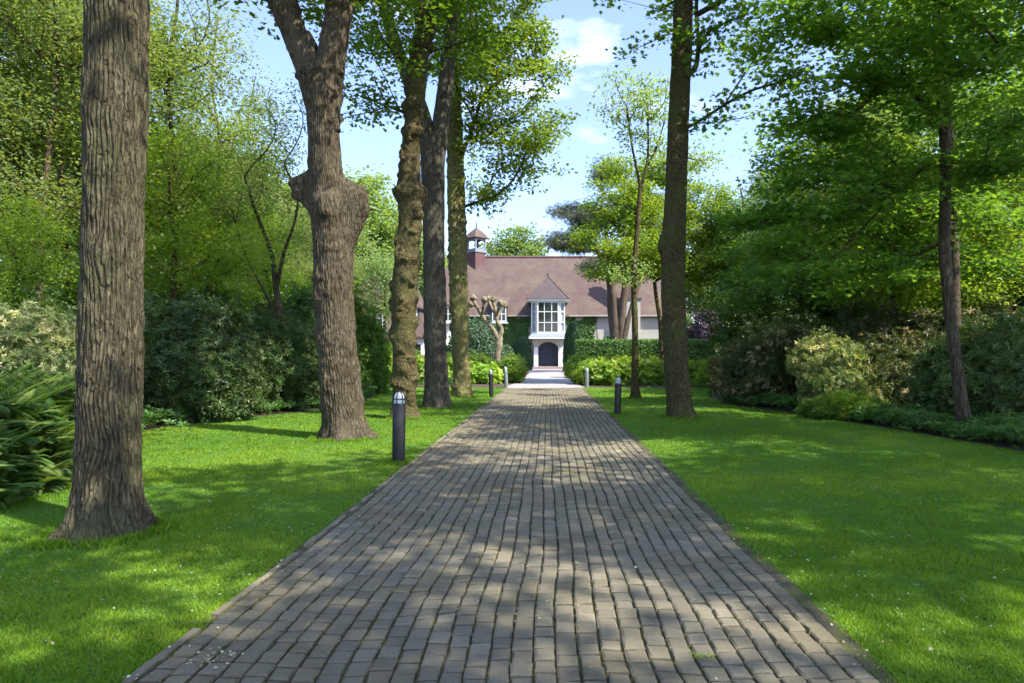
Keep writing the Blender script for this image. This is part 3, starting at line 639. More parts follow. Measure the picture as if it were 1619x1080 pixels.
for x0, x1 in ((ax0, (ax0 + ax1) / 2 - .008), ((ax0 + ax1) / 2 + .008, ax1)):
    dr = MB(); dr.box(x0, x1, yf + .72, yf + .8, 0.02, ah + .1)
    for zz in (.35, 1.15, 1.95): dr.box(x0 + .18, x1 - .18, yf + .69, yf + .715, zz, zz + .6)
    do = dr.build('door', 'navy_paint', house)
    kx = x1 - .12 if x0 == ax0 else x0 + .12
    MB().tube([(kx, yf + .72, 1.1), (kx, yf + .64, 1.1), (kx, yf + .62, 1.1)], [.02, .045, .03], 8).build('handle', 'grey_metal', do)
structure(MB().box(hx(838, 74), hx(896, 74), 74.003, 75.2, 0, .16).box(hx(842, 74), hx(892, 74), 74.5, 75.7, .163, .30).build('entrance_step', 'landing_stone'))
# chimney
ch = MB(); ch.box(hx(983, 75.5), hx(1013, 75.5), -1.2, .45, 0, hz(474, 75.5)); cho = ch.build('chimney', 'stucco', house)
MB().box(hx(981, 75.5), hx(1015, 75.5), -1.3, .55, hz(474, 75.5) + .002, hz(474, 75.5) + .28).build('chimney_ledge', 'dark_slate', cho)
MB().box(hx(989, 75.5), hx(1003, 75.5), -.9, .4, hz(474, 75.5) + .284, 14.3).build('chimney_shaft', 'roof_tiles_red', cho)
for k_ in (-.15, .55): MB().tube([(hx(995, 75.5) + k_, -.25, 14.29), (hx(995, 75.5) + k_, -.25, 14.9)], [.2, .16], 10).build('chimney_pot', 'roof_tiles_red', cho)
# cupola on the ridge, one corner to the front
cu = bpy.data.objects.new('cupola', None); COL.objects.link(cu); cu.parent = house; cu.location = (hx(753, 82.4), 5.6, 0); cu.rotation_euler = (0, 0, math.pi / 4)
s_ = .80; cz0 = hz(397, 82.4); cz1 = hz(377, 82.4)
MB().box(-s_, s_, -s_, s_, RZ - 3.6, cz0 - .22).build('turret_base', 'roof_tiles_red', cu)
MB().box(-s_ - .1, s_ + .1, -s_ - .1, s_ + .1, cz0 - .218, cz0).build('turret_ledge', 'lead_grey', cu)
fr = MB()
for a in (-1, 1):
    for b_ in (-1, 1): fr.box(a * s_ - .07 * (1 + a), a * s_ + .07 * (1 - a), b_ * s_ - .07 * (1 + b_), b_ * s_ + .07 * (1 - b_), cz0 + .002, cz1)
top = cz1 - .55
for d_ in range(4):
    rot = Matrix.Rotation(d_ * math.pi / 2, 3, 'Z')
    def add_r(V, Fs): fr.add([tuple(rot @ Vector(v)) for v in V], Fs)
    y0_, y1_ = -s_ + .03, -s_ + .12
    for q in range(10):
        t0, t1 = math.pi * q / 10, math.pi * (q + 1) / 10; r_ = s_ - .2
        p0 = (-math.cos(t0) * r_, top + math.sin(t0) * .36); p1 = (-math.cos(t1) * r_, top + math.sin(t1) * .36)
        V = [(p0[0], y0_, p0[1]), (p1[0], y0_, p1[1]), (p1[0], y0_, cz1), (p0[0], y0_, cz1)]; V += [(a, y1_, c_) for a, _, c_ in V]
        add_r(V, [(0, 1, 2, 3), (7, 6, 5, 4), (0, 4, 5, 1)])
    for s2 in (-1, 1):
        a0, a1 = sorted((s2 * (s_ - .2), s2 * (s_ - .142))); V = [(x, y, z) for z in (cz0 + .002, cz1) for y in (y0_, y1_) for x in (a0, a1)]
        add_r(V, [(0, 2, 3, 1), (4, 5, 7, 6), (0, 1, 5, 4), (1, 3, 7, 5), (3, 2, 6, 7), (2, 0, 4, 6)])
    V = [(x, y, z) for z in (cz0 + .002, cz0 + .25) for y in (y0_, y1_) for x in (-s_ + .2, s_ - .2)]
    add_r(V, [(0, 2, 3, 1), (4, 5, 7, 6), (0, 1, 5, 4), (1, 3, 7, 5), (3, 2, 6, 7), (2, 0, 4, 6)])
fr.build('turret_arches', 'lead_grey', cu)
bell = MB(); bell.tube([(0, 0, cz1 - .25), (0, 0, cz1 - .4), (0, 0, cz1 - .7), (0, 0, cz1 - .85)], [.08, .2, .26, .36], 14); bell.build('bell', 'dark_slate', cu)
e_ = s_ + .32; az_ = hz(359, 82.4)
V = [(-e_, -e_, cz1 + .002), (e_, -e_, cz1 + .002), (e_, e_, cz1 + .002), (-e_, e_, cz1 + .002)]; V += [(a * .5, b_ * .5, cz1 + (az_ - cz1) * .56) for a, b_, _ in V] + [(0, 0, az_)]
MB().add(V, [(3, 2, 1, 0)] + [(q, (q + 1) % 4, (q + 1) % 4 + 4, q + 4) for q in range(4)]).add(V, [(4, 5, 8), (5, 6, 8), (6, 7, 8), (7, 4, 8)]).build('turret_roof', 'roof_tiles', cu)
MB().tube([(0, 0, az_ - .1), (0, 0, az_ + .2), (0, 0, az_ + .75)], [.09, .07, .02], 8).build('spire', 'dark_slate', cu)
for o_ in list(house.children):
    if o_.name.startswith('cupola'):
        pass

# parasol on the terrace left of the ivy
pb = P(738, 562, 68); pb[2] = 0
pa = thing('parasol', 'cream open garden parasol on the house terrace, half behind the lichen tree', 'parasol', tuple(pb))
mb = MB(); k = 8; zt_ = hz(537, 68); ze = hz(543, 68)
V = [(0, 0, zt_)] + [(1.3 * math.cos(q * math.pi / 4), 1.3 * math.sin(q * math.pi / 4), ze) for q in range(8)]; V += [(a, b_, c_ - .12) for a, b_, c_ in V[1:]]
mb.add(V, [(0, q + 1, (q + 1) % 8 + 1) for q in range(8)]).add(V, [(q + 1, q + 9, (q + 1) % 8 + 9, (q + 1) % 8 + 1) for q in range(8)]); mb.build('canopy', 'canvas', pa)
MB().tube([(0, 0, 0), (0, 0, zt_ + .1)], .03, 8).build('pole', 'grey_metal', pa); MB().tube([(0, 0, 0), (0, 0, .08), (0, 0, .1)], [.35, .33, .05], 12).build('base', 'dark_slate', pa)

# ================================================================== BOLLARD LIGHTS
def bollard(px, py, h, r, lean, label, body='black_metal', cage='black_metal', glass='lamp_glass', ang=0):
    g = G(px, py); t = thing('bollard_light', label, 'bollard light', tuple(g), group='bollard lights along the driveway'); t.rotation_euler = (lean[1], lean[0], ang)
    hb = h * .82; s0 = MB(); s0.tube([(0, 0, -.03), (0, 0, .004), (0, 0, hb - .02), (0, 0, hb - .005), (0, 0, hb)], [r, r, r, r * .96, r * .86], 28); s0.build('post', body, t, True)
    zz = np.linspace(0, 1, 9); gl = MB(); gr = r * .84; H = h - hb
    prof = [(0, 0, hb - .01 + H * .96 * z) for z in zz]; rad = [gr * (1 if z < .4 else math.sqrt(max(.02, 1 - ((z - .4) / .6) ** 2))) for z in zz]; gl.tube(prof, rad, 20); gl.build('lamp_glass', glass, t, True)
    cg = MB()
    for q in range(6):
        a = q * math.pi / 3 + .3; cg.tube([((R_ + .006) * math.cos(a), (R_ + .006) * math.sin(a), p[2]) for p, R_ in zip(prof, rad)], .0065, 5)
    for zi in (0, 3):
        rr = rad[zi] + .006; cg.tube([(rr * math.cos(a), rr * math.sin(a), prof[zi][2] + .01) for a in np.linspace(0, 2 * math.pi, 21)], .007, 5, cap=False)
    cg.tube([(0, 0, prof[-1][2] - .004), (0, 0, prof[-1][2] + .014)], [.03, .02], 10); cg.build('cage', cage, t, True); return t
bollard(630, 734, 1.02, .088, (.012, 0), 'black bollard light with white domed lamp, nearest one, on the left driveway edge')
bollard(976, 657, .98, .083, (.03, 0), 'black bollard light with grey caged top beside the right driveway edge', cage='grey_metal')
bollard(777, 628, 1.02, .080, (-.03, 0), 'dark bollard light just left of the leaning sunlit-grey bollard')
bollard(801, 614, 1.0, .085, (-.06, 0), 'leaning bollard light coloured sunlit grey beside the clipped round lime shrub left of the path', 'grey_metal', 'grey_metal')  # pale body colour stands in for sunlight on the post
bollard(928, 613, .95, .085, (.0, 0), 'bollard light coloured sunlit grey in front of the lime shrubs right of the path', 'grey_metal', 'grey_metal')  # sunlit look put into the grey body colour here too

# ================================================================== LAWN TREES
b1 = G(165, 843); Y1 = b1[1]
t = px_path([(843, 117, 226), (800, 117, 227), (700, 116, 229), (550, 121, 231), (400, 125, 231), (200, 129, 236), (0, 131, 241), (-300, 138, 246), (-700, 150, 240), (-1200, 165, 235)], Y1, b1); t[:, 3] *= .93
make_tree('oak_tree', 'thick oak with deeply furrowed bark, the biggest trunk on the left lawn', 'tree', b1, t, 'bark_oak', 'leaf_oak',
          [(1.0, .5, 11.5, 4.5, 4.5, 2.6), (-2.5, -2, 11, 3, 3, 2), (2.5, -2.5, 10.5, 3, 3, 1.8)], 260, 34, T_OAK, .15, .62, 101, ns=420, step=.014,
          disp=bark_disp(3, .030, .036, .035, 2.2, (.15, .17, 5), knobs=[(4.0 - .45, 4.2, .02, .12, .3), (2.35, 4.9, .02, .1, .5)]), zmin=6.5, rmax=.14)
b2 = G(545, 693); Y2 = b2[1]
t = px_path([(693, 512, 582), (665, 510, 578), (640, 507, 576), (560, 501, 566), (450, 496, 559), (380, 493, 557), (300, 489, 546), (250, 486, 541), (200, 485, 538), (150, 484, 540), (128, 493, 534), (112, 506, 526)], Y2, b2); t[:, 3] *= .95
f1 = px_path([(215, 489, 532), (180, 485, 530), (140, 475, 520), (100, 464, 510), (50, 444, 485), (0, 423, 468), (-120, 380, 420), (-260, 340, 372)], Y2, b2); f1[0, 2] = P(0, 215, Y2)[2]
f2 = px_path([(215, 492, 534), (180, 493, 538), (130, 498, 543), (80, 503, 549), (0, 520, 559), (-120, 535, 570), (-300, 545, 575)], Y2, b2); f2[0, 2] = P(0, 215, Y2)[2]
zb2 = P(0, 330, Y2)[2]
make_tree('burl_tree', 'brown tree with two big cut burls below a forked trunk, on the left lawn', 'tree', b2, t, 'bark_brown', 'leaf_oak',
          [lb(b2, 600, -40, 12.5, 1.4, 1.6, 1.0), lb(b2, 440, -60, 12.5, 1.6, 1.6, .9), (0.5, 0, 11.5, 4.2, 4, 2.6), lb(b2, 500, 15, 14.5, .5, .6, .5)], 260, 50, T_OAK, .13, .42, 102, ns=220, step=.025,
          disp=bark_disp(8, .030, .045, .05, 2.0, (.15, .20, 4), knobs=[(zb2 + .22, 0.0, .40, .62, .40), (zb2 + .54, np.pi - .15, .38, .38, .30), (zb2 + .1, 1.9, .16, .4, .5), (zb2 + .1, -1.3, .10, .35, .6), (5.4, -1.2, .05, .12, .5)], wart=.03),
          forks=[(f1, bark_disp(9, .015, .05, .05, 3, wart=.05)), (f2, bark_disp(10, .015, .05, .06, 3, wart=.06))], zmin=6.2)
b3 = G(641, 662); Y3 = b3[1]
t = px_path([(662, 622, 658), (640, 622, 657), (580, 621, 656), (500, 620, 658), (430, 622, 662), (380, 627, 664), (330, 630, 667), (250, 634, 664), (180, 640, 670), (100, 646, 677), (0, 664, 692), (-150, 672, 696), (-350, 678, 698)], Y3, b3)
kn = [(P(0, 302, Y3)[2], .3, .14, .3, .8), (P(0, 300, Y3)[2], 2.7, .14, .28, .8), (P(0, 300, Y3)[2], 4.6, .1, .25, .9)]
for q, (py, th_) in enumerate([(360, 6.0), (385, 3.6), (415, .2), (440, 5.0), (455, 3.3), (480, 2.9), (470, 6.1), (500, 4.4), (510, .1), (535, 3.5), (540, 5.4), (215, 5.4), (170, 3.6), (585, 5.0), (600, 6.1), (480, 4.9)]): kn.append((P(0, py, Y3)[2], th_, .07, .13, .45))
make_tree('knobbly_tree', 'knobbly mossy tree covered in warts with a ring-shaped burl, behind the nearest bollard', 'tree', b3, t, 'bark_mossy', 'leaf_oak',
          [lb(b3, 600, 90, 16, 1.05, 1.3, 1.3), lb(b3, 575, 190, 16, .45, .6, .35), lb(b3, 720, 40, 16.5, 1.2, 1.4, 1.2), (0, 0, 12.5, 3.8, 3.8, 2.6)], 330, 54, T_OAK, .13, .38, 103, ns=110, step=.03,
          disp=bark_disp(12, 0, .05, .07, 3, (.09, .25, 4), knobs=kn, wart=.07), zmin=5.5, rmax=.1)
b4 = G(693, 645); Y4 = b4[1]
t = px_path([(645, 672, 712), (620, 672, 709), (560, 671, 706), (480, 670, 705), (380, 669, 703), (280, 667, 703), (220, 664, 702)], Y4, b4)
f1 = px_path([(260, 670, 697), (200, 657, 686), (140, 640, 664), (60, 612, 632), (-80, 575, 592)], Y4, b4); f1[0, 2] = P(0, 260, Y4)[2]
f2 = px_path([(260, 674, 703), (200, 683, 710), (120, 694, 718), (0, 705, 727), (-150, 715, 733), (-300, 720, 734)], Y4, b4); f2[0, 2] = P(0, 260, Y4)[2]
make_tree('grey_tree', 'straight grey trunk with high fork between the knobbly tree and the lichen-yellow one', 'tree', b4, t, 'bark_grey', 'leaf_oak',
          [lb(b4, 700, 60, 20.5, 1.8, 1.6, 1.7), lb(b4, 600, 30, 20.5, 1.8, 1.5, 1.5), (0, 0, 14.5, 4, 4, 2.6)], 300, 50, T_OAK, .14, .42, 104, ns=110, step=.035,
          disp=bark_disp(15, .014, .055, .04, 2.5, (.10, .3, 5), wart=.02), forks=[(f1, bark_disp(16, .01, .05, .04, 3)), (f2, bark_disp(17, .01, .05, .04, 3))], zmin=7.5)
b5 = G(731, 629); Y5 = b5[1]
t = px_path([(629, 717, 744), (600, 717, 743), (540, 714, 741), (460, 711, 739), (380, 709, 738), (280, 707, 734), (200, 706, 731), (100, 704, 726), (0, 702, 720), (-150, 700, 714), (-300, 700, 710)], Y5, b5)
make_tree('lichen_tree', 'yellowish lichen-covered trunk with lit crown over the driveway, farthest on the left lawn', 'tree', b5, t, 'bark_lichen', 'leaf_gold',
          [lb(b5, 800, 105, 24, 1.7, 1.9, 2.4), lb(b5, 830, 235, 23.5, 1.25, 1.4, 1.5), lb(b5, 762, 255, 24, .85, 1.0, 1.5), lb(b5, 745, 60, 23, 1.4, 1.6, 2.2), lb(b5, 862, 95, 24.5, .75, .8, .75), lb(b5, 780, -30, 24, 2.2, 2, 1.6), lb(b5, 785, 305, 24, .9, .9, .7), lb(b5, 880, 190, 24, .45, .6, .6), (0, 0, 16, 3.5, 3.5, 2)],
          560, 66, T_OAK, .145, .38, 105, ns=90, step=.04, disp=bark_disp(19, .006, .05, .06, 3, (.08, .35, 4), wart=.07), zmin=6.5, rtip=.010, rmax=.11, gap=.72, gs=.9)
b6 = G(1078, 661); Y6 = b6[1]
t = px_path([(661, 1058, 1097), (640, 1055, 1094), (560, 1049, 1088), (480, 1046, 1084), (400, 1045, 1083), (390, 1043, 1084), (340, 1049, 1085), (200, 1056, 1089), (100, 1061, 1093), (0, 1065, 1096), (-150, 1068, 1094), (-350, 1070, 1090)], Y6, b6)
s6 = px_path([(120, 1084, 1094), (105, 1096, 1104), (70, 1101, 1107), (20, 1098, 1104), (-60, 1102, 1107)], Y6, b6); s6[0, 2] = P(0, 118, Y6)[2]
make_tree('tall_tree', 'tall straight dark trunk on the right lawn near the end of the driveway', 'tree', b6, t, 'bark_mossy', 'leaf_maple',
          [lb(b6, 1000, 60, 15.5, .55, .8, .30), lb(b6, 1150, 70, 16, 1.2, 1.6, .9), lb(b6, 1130, 190, 16, .65, 1.0, .45), lb(b6, 1220, 150, 15.5, .9, 1.2, .8), lb(b6, 1180, -60, 16, 2.2, 2, .9), (0, 0, 13.5, 4.2, 4.2, 3), (1, -2, 11.5, 3, 2.6, 1)],
          380, 50, T_MAPLE, .13, .38, 106, ns=110, step=.03, disp=bark_disp(23, .012, .05, .04, 2.5, (.08, .22, 4), knobs=[(P(0, 388, Y6)[2], 3.2, .06, .2, .5)]),
          forks=[(s6, bark_disp(24, .004, .05, .05, 4))], zmin=6.0, rmax=.10)
b7 = G(1003, 631); Y7 = b7[1]
t = px_path([(631, 997, 1012), (600, 998, 1009), (520, 999, 1009), (440, 998, 1007), (370, 1003, 1011), (320, 1007, 1014), (288, 1010, 1016)], Y7, b7)
f1 = px_path([(300, 1010, 1015), (260, 1003, 1007), (220, 996, 999), (170, 990, 993)], Y7, b7); f1[0, 2] = P(0, 296, Y7)[2]
f2 = px_path([(300, 1011, 1017), (250, 1022, 1026), (200, 1023, 1026), (150, 1022, 1024)], Y7, b7); f2[0, 2] = P(0, 296, Y7)[2]
f3 = px_path([(262, 1022, 1026), (230, 1038, 1041), (190, 1050, 1052)], Y7, b7)
f3[0, 2] = P(0, 262, Y7)[2]
make_tree('slender_tree', 'slender young tree with sparse pale leaves left of the tall trunk on the right lawn', 'tree', b7, t, 'bark_mossy', 'leaf_pale',
          [lb(b7, 1003, 175, Y7, 1.0, 1.1, .9), lb(b7, 1020, 230, Y7, 1.0, 1.0, .6), lb(b7, 985, 130, Y7, .7, .7, .5), lb(b7, 950, 170, Y7, .35, .4, .5), lb(b7, 1040, 150, Y7, .8, .8, 1.1), lb(b7, 1110, 250, Y7 + 2, .7, .8, .8), lb(b7, 1000, 430, Y7, .9, .8, .5)],
          150, 26, T_SIMPLE, .13, .36, 107, ns=40, step=.05, disp=bark_disp(26, 0, .05, .10, 5, (.05, .3, 3)), forks=[(f1, None), (f2, None), (f3, None)], zmin=3.5, rtip=.007, rmax=.03)
b8 = G(1527, 687); Y8 = b8[1]
t = px_path([(687, 1513, 1541), (670, 1511, 1537), (600, 1503, 1527), (540, 1496, 1519), (480, 1489, 1512), (400, 1482, 1506), (330, 1483, 1506), (240, 1484, 1505), (150, 1479, 1496), (60, 1474, 1490), (-60, 1470, 1484), (-250, 1466, 1476)], Y8, b8); t[:, 3] *= .86
make_tree('maple_tree', 'leaning maple with smooth brown trunk and low layered dark green branches, front right', 'tree', b8, t, 'bark_brown', 'leaf_maple',
          [lb(b8, 1400, 90, 12.0, 1.7, 2.2, .95), lb(b8, 1310, 190, 12.5, 1.2, 1.8, .7), lb(b8, 1290, 330, 13.5, 1.7, 2.0, .75), lb(b8, 1400, 270, 13, 1.6, 2.0, .9), lb(b8, 1205, 345, 13.5, .85, 1.2, .38), lb(b8, 1250, 430, 14, 1.2, 1.6, .45),
           lb(b8, 1560, 100, 11.5, 1.4, 2.0, 1.0), lb(b8, 1580, 260, 12.5, 1.1, 1.8, .8), lb(b8, 1400, 430, 14.2, 1.3, 1.6, .5), lb(b8, 1280, 40, 12.5, 1.3, 1.6, .7), (0, 0, 9.5, 3.5, 3.5, 2)],
          620, 56, T_MAPLE, .118, .38, 108, ns=60, step=.05, disp=bark_disp(28, 0, .05, .05, 3, (.05, .3, 4)), zmin=2.9, flat=.22, tilt=.35, rtip=.0085, rmax=.055, gap=.62, gs=1.0, upw=.0, droop=.10, shell=.1)
b9 = P(1509, 562, 17.0); b9[2] = 0
t = px_path([(650, 1500, 1522), (520, 1499, 1520), (400, 1497, 1517), (250, 1492, 1510), (0, 1480, 1496), (-200, 1478, 1488)], 17.0, b9); t[0, 2] = -.05
make_tree('maple_tree', 'darker maple trunk standing just behind the leaning maple at the front right', 'tree', b9, t, 'bark_brown', 'leaf_maple',
          [lb(b9, 1460, 330, 18, 2.4, 2.0, 1.3), lb(b9, 1300, 250, 19, 2.2, 2.0, 1.4), lb(b9, 1580, 380, 18, 1.6, 1.6, 1.2), lb(b9, 1500, 100, 18, 3, 2.4, 1.8), lb(b9, 1230, 400, 20, 1.7, 1.6, 1.2), lb(b9, 1380, 440, 19, 2.2, 1.6, .9)],
          420, 50, T_MAPLE, .135, .48, 109, ns=40, step=.08, disp=bark_disp(29, 0, .05, .05, 3), zmin=2.5, flat=.3, tilt=.45, rtip=.007, rmax=.06, gap=.5, gs=.8, upw=.2)

# ================================================================== TREES AT THE HOUSE
# pollarded tree
bp = P(786, 562, 50); bp[2] = 0
pl = thing('pollard_tree', 'pale leafless pollarded tree with knobbly fists in front of the house', 'tree', tuple(bp))
mb = MB(); Yp = 50.0
def seg(ctrl, d=None):
    a = np.array([[*(P(x, y, Yp + dy) - bp), r] for x, y, dy, r in ctrl]); s = spline(a, .08); mb.tube(s[:, :3], s[:, 3], 16, True, d or bark_disp(int(a[0, 0] * 50) % 90, 0, .05, .10, 4, wart=.03))
seg([(784, 594, 0, .30), (787, 560, 0, .24), (789, 542, 0, .27), (790, 532, 0, .20)])
seg([(789, 538, 0, .22), (779, 520, 0, .15), (766, 505, 0, .13), (757, 490, 0, .12), (748, 474, 0, .13)])
seg([(789, 536, 0, .2), (793, 520, 0, .15), (786, 508, 0, .14), (783, 490, 0, .12), (780, 476, 0, .12)])
for e in ([(762, 498, 0, .1), (764, 485, -.5, .09), (766, 477, -.6, .1)], [(784, 498, 0, .1), (777, 486, .5, .1), (772, 475, .6, .1)], [(785, 505, 0, .1), (792, 492, .3, .09), (797, 484, .4, .1)], [(785, 500, 0, .1), (788, 488, -.5, .09), (791, 480, -.6, .1)], [(757, 491, 0, .09), (752, 484, .5, .08), (744, 482, .6, .09)]): seg(e)
mb.build('trunk', 'bark_pollard', pl, True)
rng = np.random.default_rng(3)
for q, (x, y, dy) in enumerate([(748, 471, 0), (766, 474, -.6), (772, 472, .6), (780, 474, 0), (797, 482, .4), (791, 479, -.6), (744, 481, .6)]):
    k = MB(); c0 = P(x, y, Yp + dy) - bp; k.tube([c0 + np.array([0, 0, z]) for z in np.linspace(-.26, .26, 9)], [.06 + .15 * math.sin(math.pi * min(1, (u + .02) / 1.04)) for u in np.linspace(0, 1, 9)], 16, True, bark_disp(q + 60, 0, .05, .5, 9))
    k.build('pollard_fist', 'bark_pollard', pl, True)
# pine: several reddish stems, flat dark pads
bq = P(978, 562, 59); bq[2] = 0
def pp(rows, dy=0):
    r = np.array([[*(P(x, y, 59 + dy) - bq), w_ / 2 / F * 59] for y, x, w_ in rows]); r[0, 2] = max(r[0, 2], -.05); return r
make_tree('pine_tree', 'old pine with several reddish stems and dark flat foliage before the house roof', 'tree', bq, pp([(588, 978, 28), (540, 977, 24), (500, 973, 15), (460, 969, 11), (400, 962, 8), (340, 955, 5)]), 'bark_pine', 'leaf_pine',
          [lb(bq, 905, 385, 59, 2.3, 2.0, 1.1), lb(bq, 935, 345, 59, 2.2, 2.0, 1.0), lb(bq, 962, 275, 59, 1.2, 1.5, 1.0), lb(bq, 950, 425, 57, 1.7, 1.6, .7), lb(bq, 1010, 330, 60, 2.6, 2, 1.2), lb(bq, 900, 335, 60, 1.3, 1.5, .6), lb(bq, 1030, 395, 60, 2, 2, 1.0)],
          330, 56, T_TUFT, .27, .85, 110, ns=20, step=.3, disp=bark_disp(33, .02, .1, .10, 1.2),
          forks=[(pp([(560, 981, 14), (500, 984, 12), (440, 990, 10), (380, 1000, 7), (320, 1010, 4)], -.3), None), (pp([(560, 975, 14), (490, 966, 12), (440, 962, 9), (390, 940, 6), (370, 915, 4)], .3), None), (pp([(540, 986, 10), (495, 996, 7), (450, 1010, 6), (400, 1030, 3)], -.5), None)],
          zmin=6.0, rtip=.02, flat=.35, tilt=.9, gap=.3)
# bright spring tree between pine and tall trunk
bs = P(1052, 562, 36); bs[2] = 0
make_tree('spring_tree', 'bright yellow-green tree in full light in front of the house, behind the tall trunk', 'tree', bs, straight(10, .16, (-1, 0), .15, 5), 'bark_mossy', 'leaf_spring',
          [lb(bs, 985, 320, 36, 1.9, 2, 1.4), lb(bs, 1000, 395, 35, 2.1, 2, 1.0), lb(bs, 940, 375, 35.5, 1.1, 1.2, .8), lb(bs, 1030, 360, 36, 2.2, 2, 1.8), lb(bs, 1110, 330, 37, 1.8, 2, 1.8), lb(bs, 1110, 420, 37, 1.7, 2, 1.4), lb(bs, 1030, 430, 35, 1.4, 1.5, .6), lb(bs, 1150, 380, 38, 1.5, 1.6, 1.6), lb(bs, 1050, 270, 37, 1.8, 1.8, 1.1), lb(bs, 960, 430, 35, 1.0, 1.2, .5), lb(bs, 970, 265, 36.5, .9, 1.1, .7)],
          560, 74, T_SIMPLE, .18, .50, 111, ns=20, step=.2, zmin=3, flat=.42, rtip=.009, gap=.4, gs=.7)
# weeping tree left of the house
bw_ = P(604, 562, 60); bw_[2] = 0
wt = make_tree('weeping_tree', 'pale green weeping tree hanging over the left wing of the house', 'tree', bw_, straight(9.5, .2, (.3, 0), .15, 6), 'bark_grey', 'leaf_pale',
          [(0, 0, 8.6, 1.9, 1.6, 1.2), (-.6, 0, 6.2, 1.5, 1.3, 1.6), (.8, 0, 6.5, .9, 1.2, 2.2), (-1.3, 0, 9.4, 1.2, 1.2, .8)], 130, 46, T_SIMPLE, .22, .42, 112, ns=14, step=.3, zmin=6, flat=2.2, tilt=1.2, rtip=.012, gap=.5)

# ================================================================== WOODLAND PROTOTYPES AND COPIES
def g_at(px, Y, dz=0): p = P(px, 562, Y); p[2] = dz; return p
def proto_tree(name, label, loc, h, r, blobs, ncl, per, T, size, crad, seed, lm, bm='bark_twig', sc=1, rz=0, **kw):
    t = make_tree(name, label, 'tree', (0, 0, 0), straight(h, r, (.3, .2), .22, seed), bm, lm, blobs, ncl, per, T, size, crad, seed, ns=14, step=.3,
                  disp=bark_disp(seed, 0, .05, .08, 2), zmin=2.0, group='trees of the surrounding wood', **kw)
    t.location = tuple(loc); t.rotation_euler = (0, 0, rz); t.scale = (sc,) * 3; return t
A = proto_tree('broadleaf_tree', 'leafy green tree between the thick oak and the left frame edge, front of the wood', g_at(15, 21), 15, .17,
               [(0, 0, 12.5, 3.0, 3.0, 2.8), (1.6, .5, 9, 2.6, 2.6, 1.6), (-1.8, -.4, 7.8, 2.4, 2.4, 1.4), (.5, -1.5, 5.6, 2.2, 2, 1.0), (-.8, 1.6, 10, 2.4, 2.2, 1.6)], 520, 62, T_SIMPLE, .135, .60, 201, 'leaf_wood', gap=.68, gs=.6, flat=.42, rtip=.008)
B = proto_tree('slender_wood_tree', 'airy pale tree with sky showing through, left of the burl tree', g_at(330, 27), 15, .11,
               [(0, 0, 12.2, 2.2, 2.2, 2.8), (1.2, .3, 9.4, 1.9, 1.9, 1.5), (-1.3, -.2, 7.8, 1.8, 1.8, 1.4), (.4, -.8, 5.8, 1.6, 1.6, .9)], 300, 46, T_SIMPLE, .12, .55, 202, 'leaf_wood', gap=.75, gs=.7, flat=.5, rtip=.008)
S = proto_tree('spring_wood_tree', 'bright yellow-green small tree just right of the thick oak', g_at(262, 19), 8, .09,
               [(0, 0, 6.4, 1.7, 1.7, 1.6), (.9, .2, 4.4, 1.6, 1.6, 1.0), (-1, -.3, 3.4, 1.5, 1.5, .8)], 260, 52, T_SIMPLE, .125, .5, 203, 'leaf_spring', gap=.6, gs=.9, flat=.4, rtip=.007)
Dk = proto_tree('dark_tree', 'dense dark green tree of the right wood behind the front maple', g_at(1440, 27), 13, .2,
               [(0, 0, 9.5, 3.2, 3.2, 3.2), (1.5, .5, 6, 2.8, 2.8, 1.8), (-1.8, -.4, 5, 2.6, 2.6, 1.6), (.4, -1, 2.8, 2.8, 2.4, 1.4)], 520, 60, T_ROUND, .15, .6, 204, 'leaf_hedge', gap=.2, flat=.5, rtip=.009)
Bl = proto_tree('blue_green_tree', 'blue-green tree at the right frame edge beyond the dark maple trunk', g_at(1600, 26), 12, .16,
               [(0, 0, 8.5, 2.2, 2.2, 3.2), (.3, .2, 4.2, 2.8, 2.8, 2.2)], 380, 50, T_TUFT, .30, .55, 205, 'leaf_blue', gap=.1, flat=.4, rtip=.010)
Pk = proto_tree('park_tree', 'pale billowing tree top above the house roof between cupola and pine', g_at(815, 105), 20, .4,
               [(0, 0, 17, 4.6, 4.4, 4.0), (3.4, 0, 13, 3.6, 3.6, 3), (-3.4, 0, 13.5, 3.6, 3.6, 3), (0, -1, 9.5, 5, 4, 3)], 480, 44, T_ROUND, .40, 1.15, 206, 'leaf_pale', gap=.55, gs=.35, flat=.55, rtip=.018)
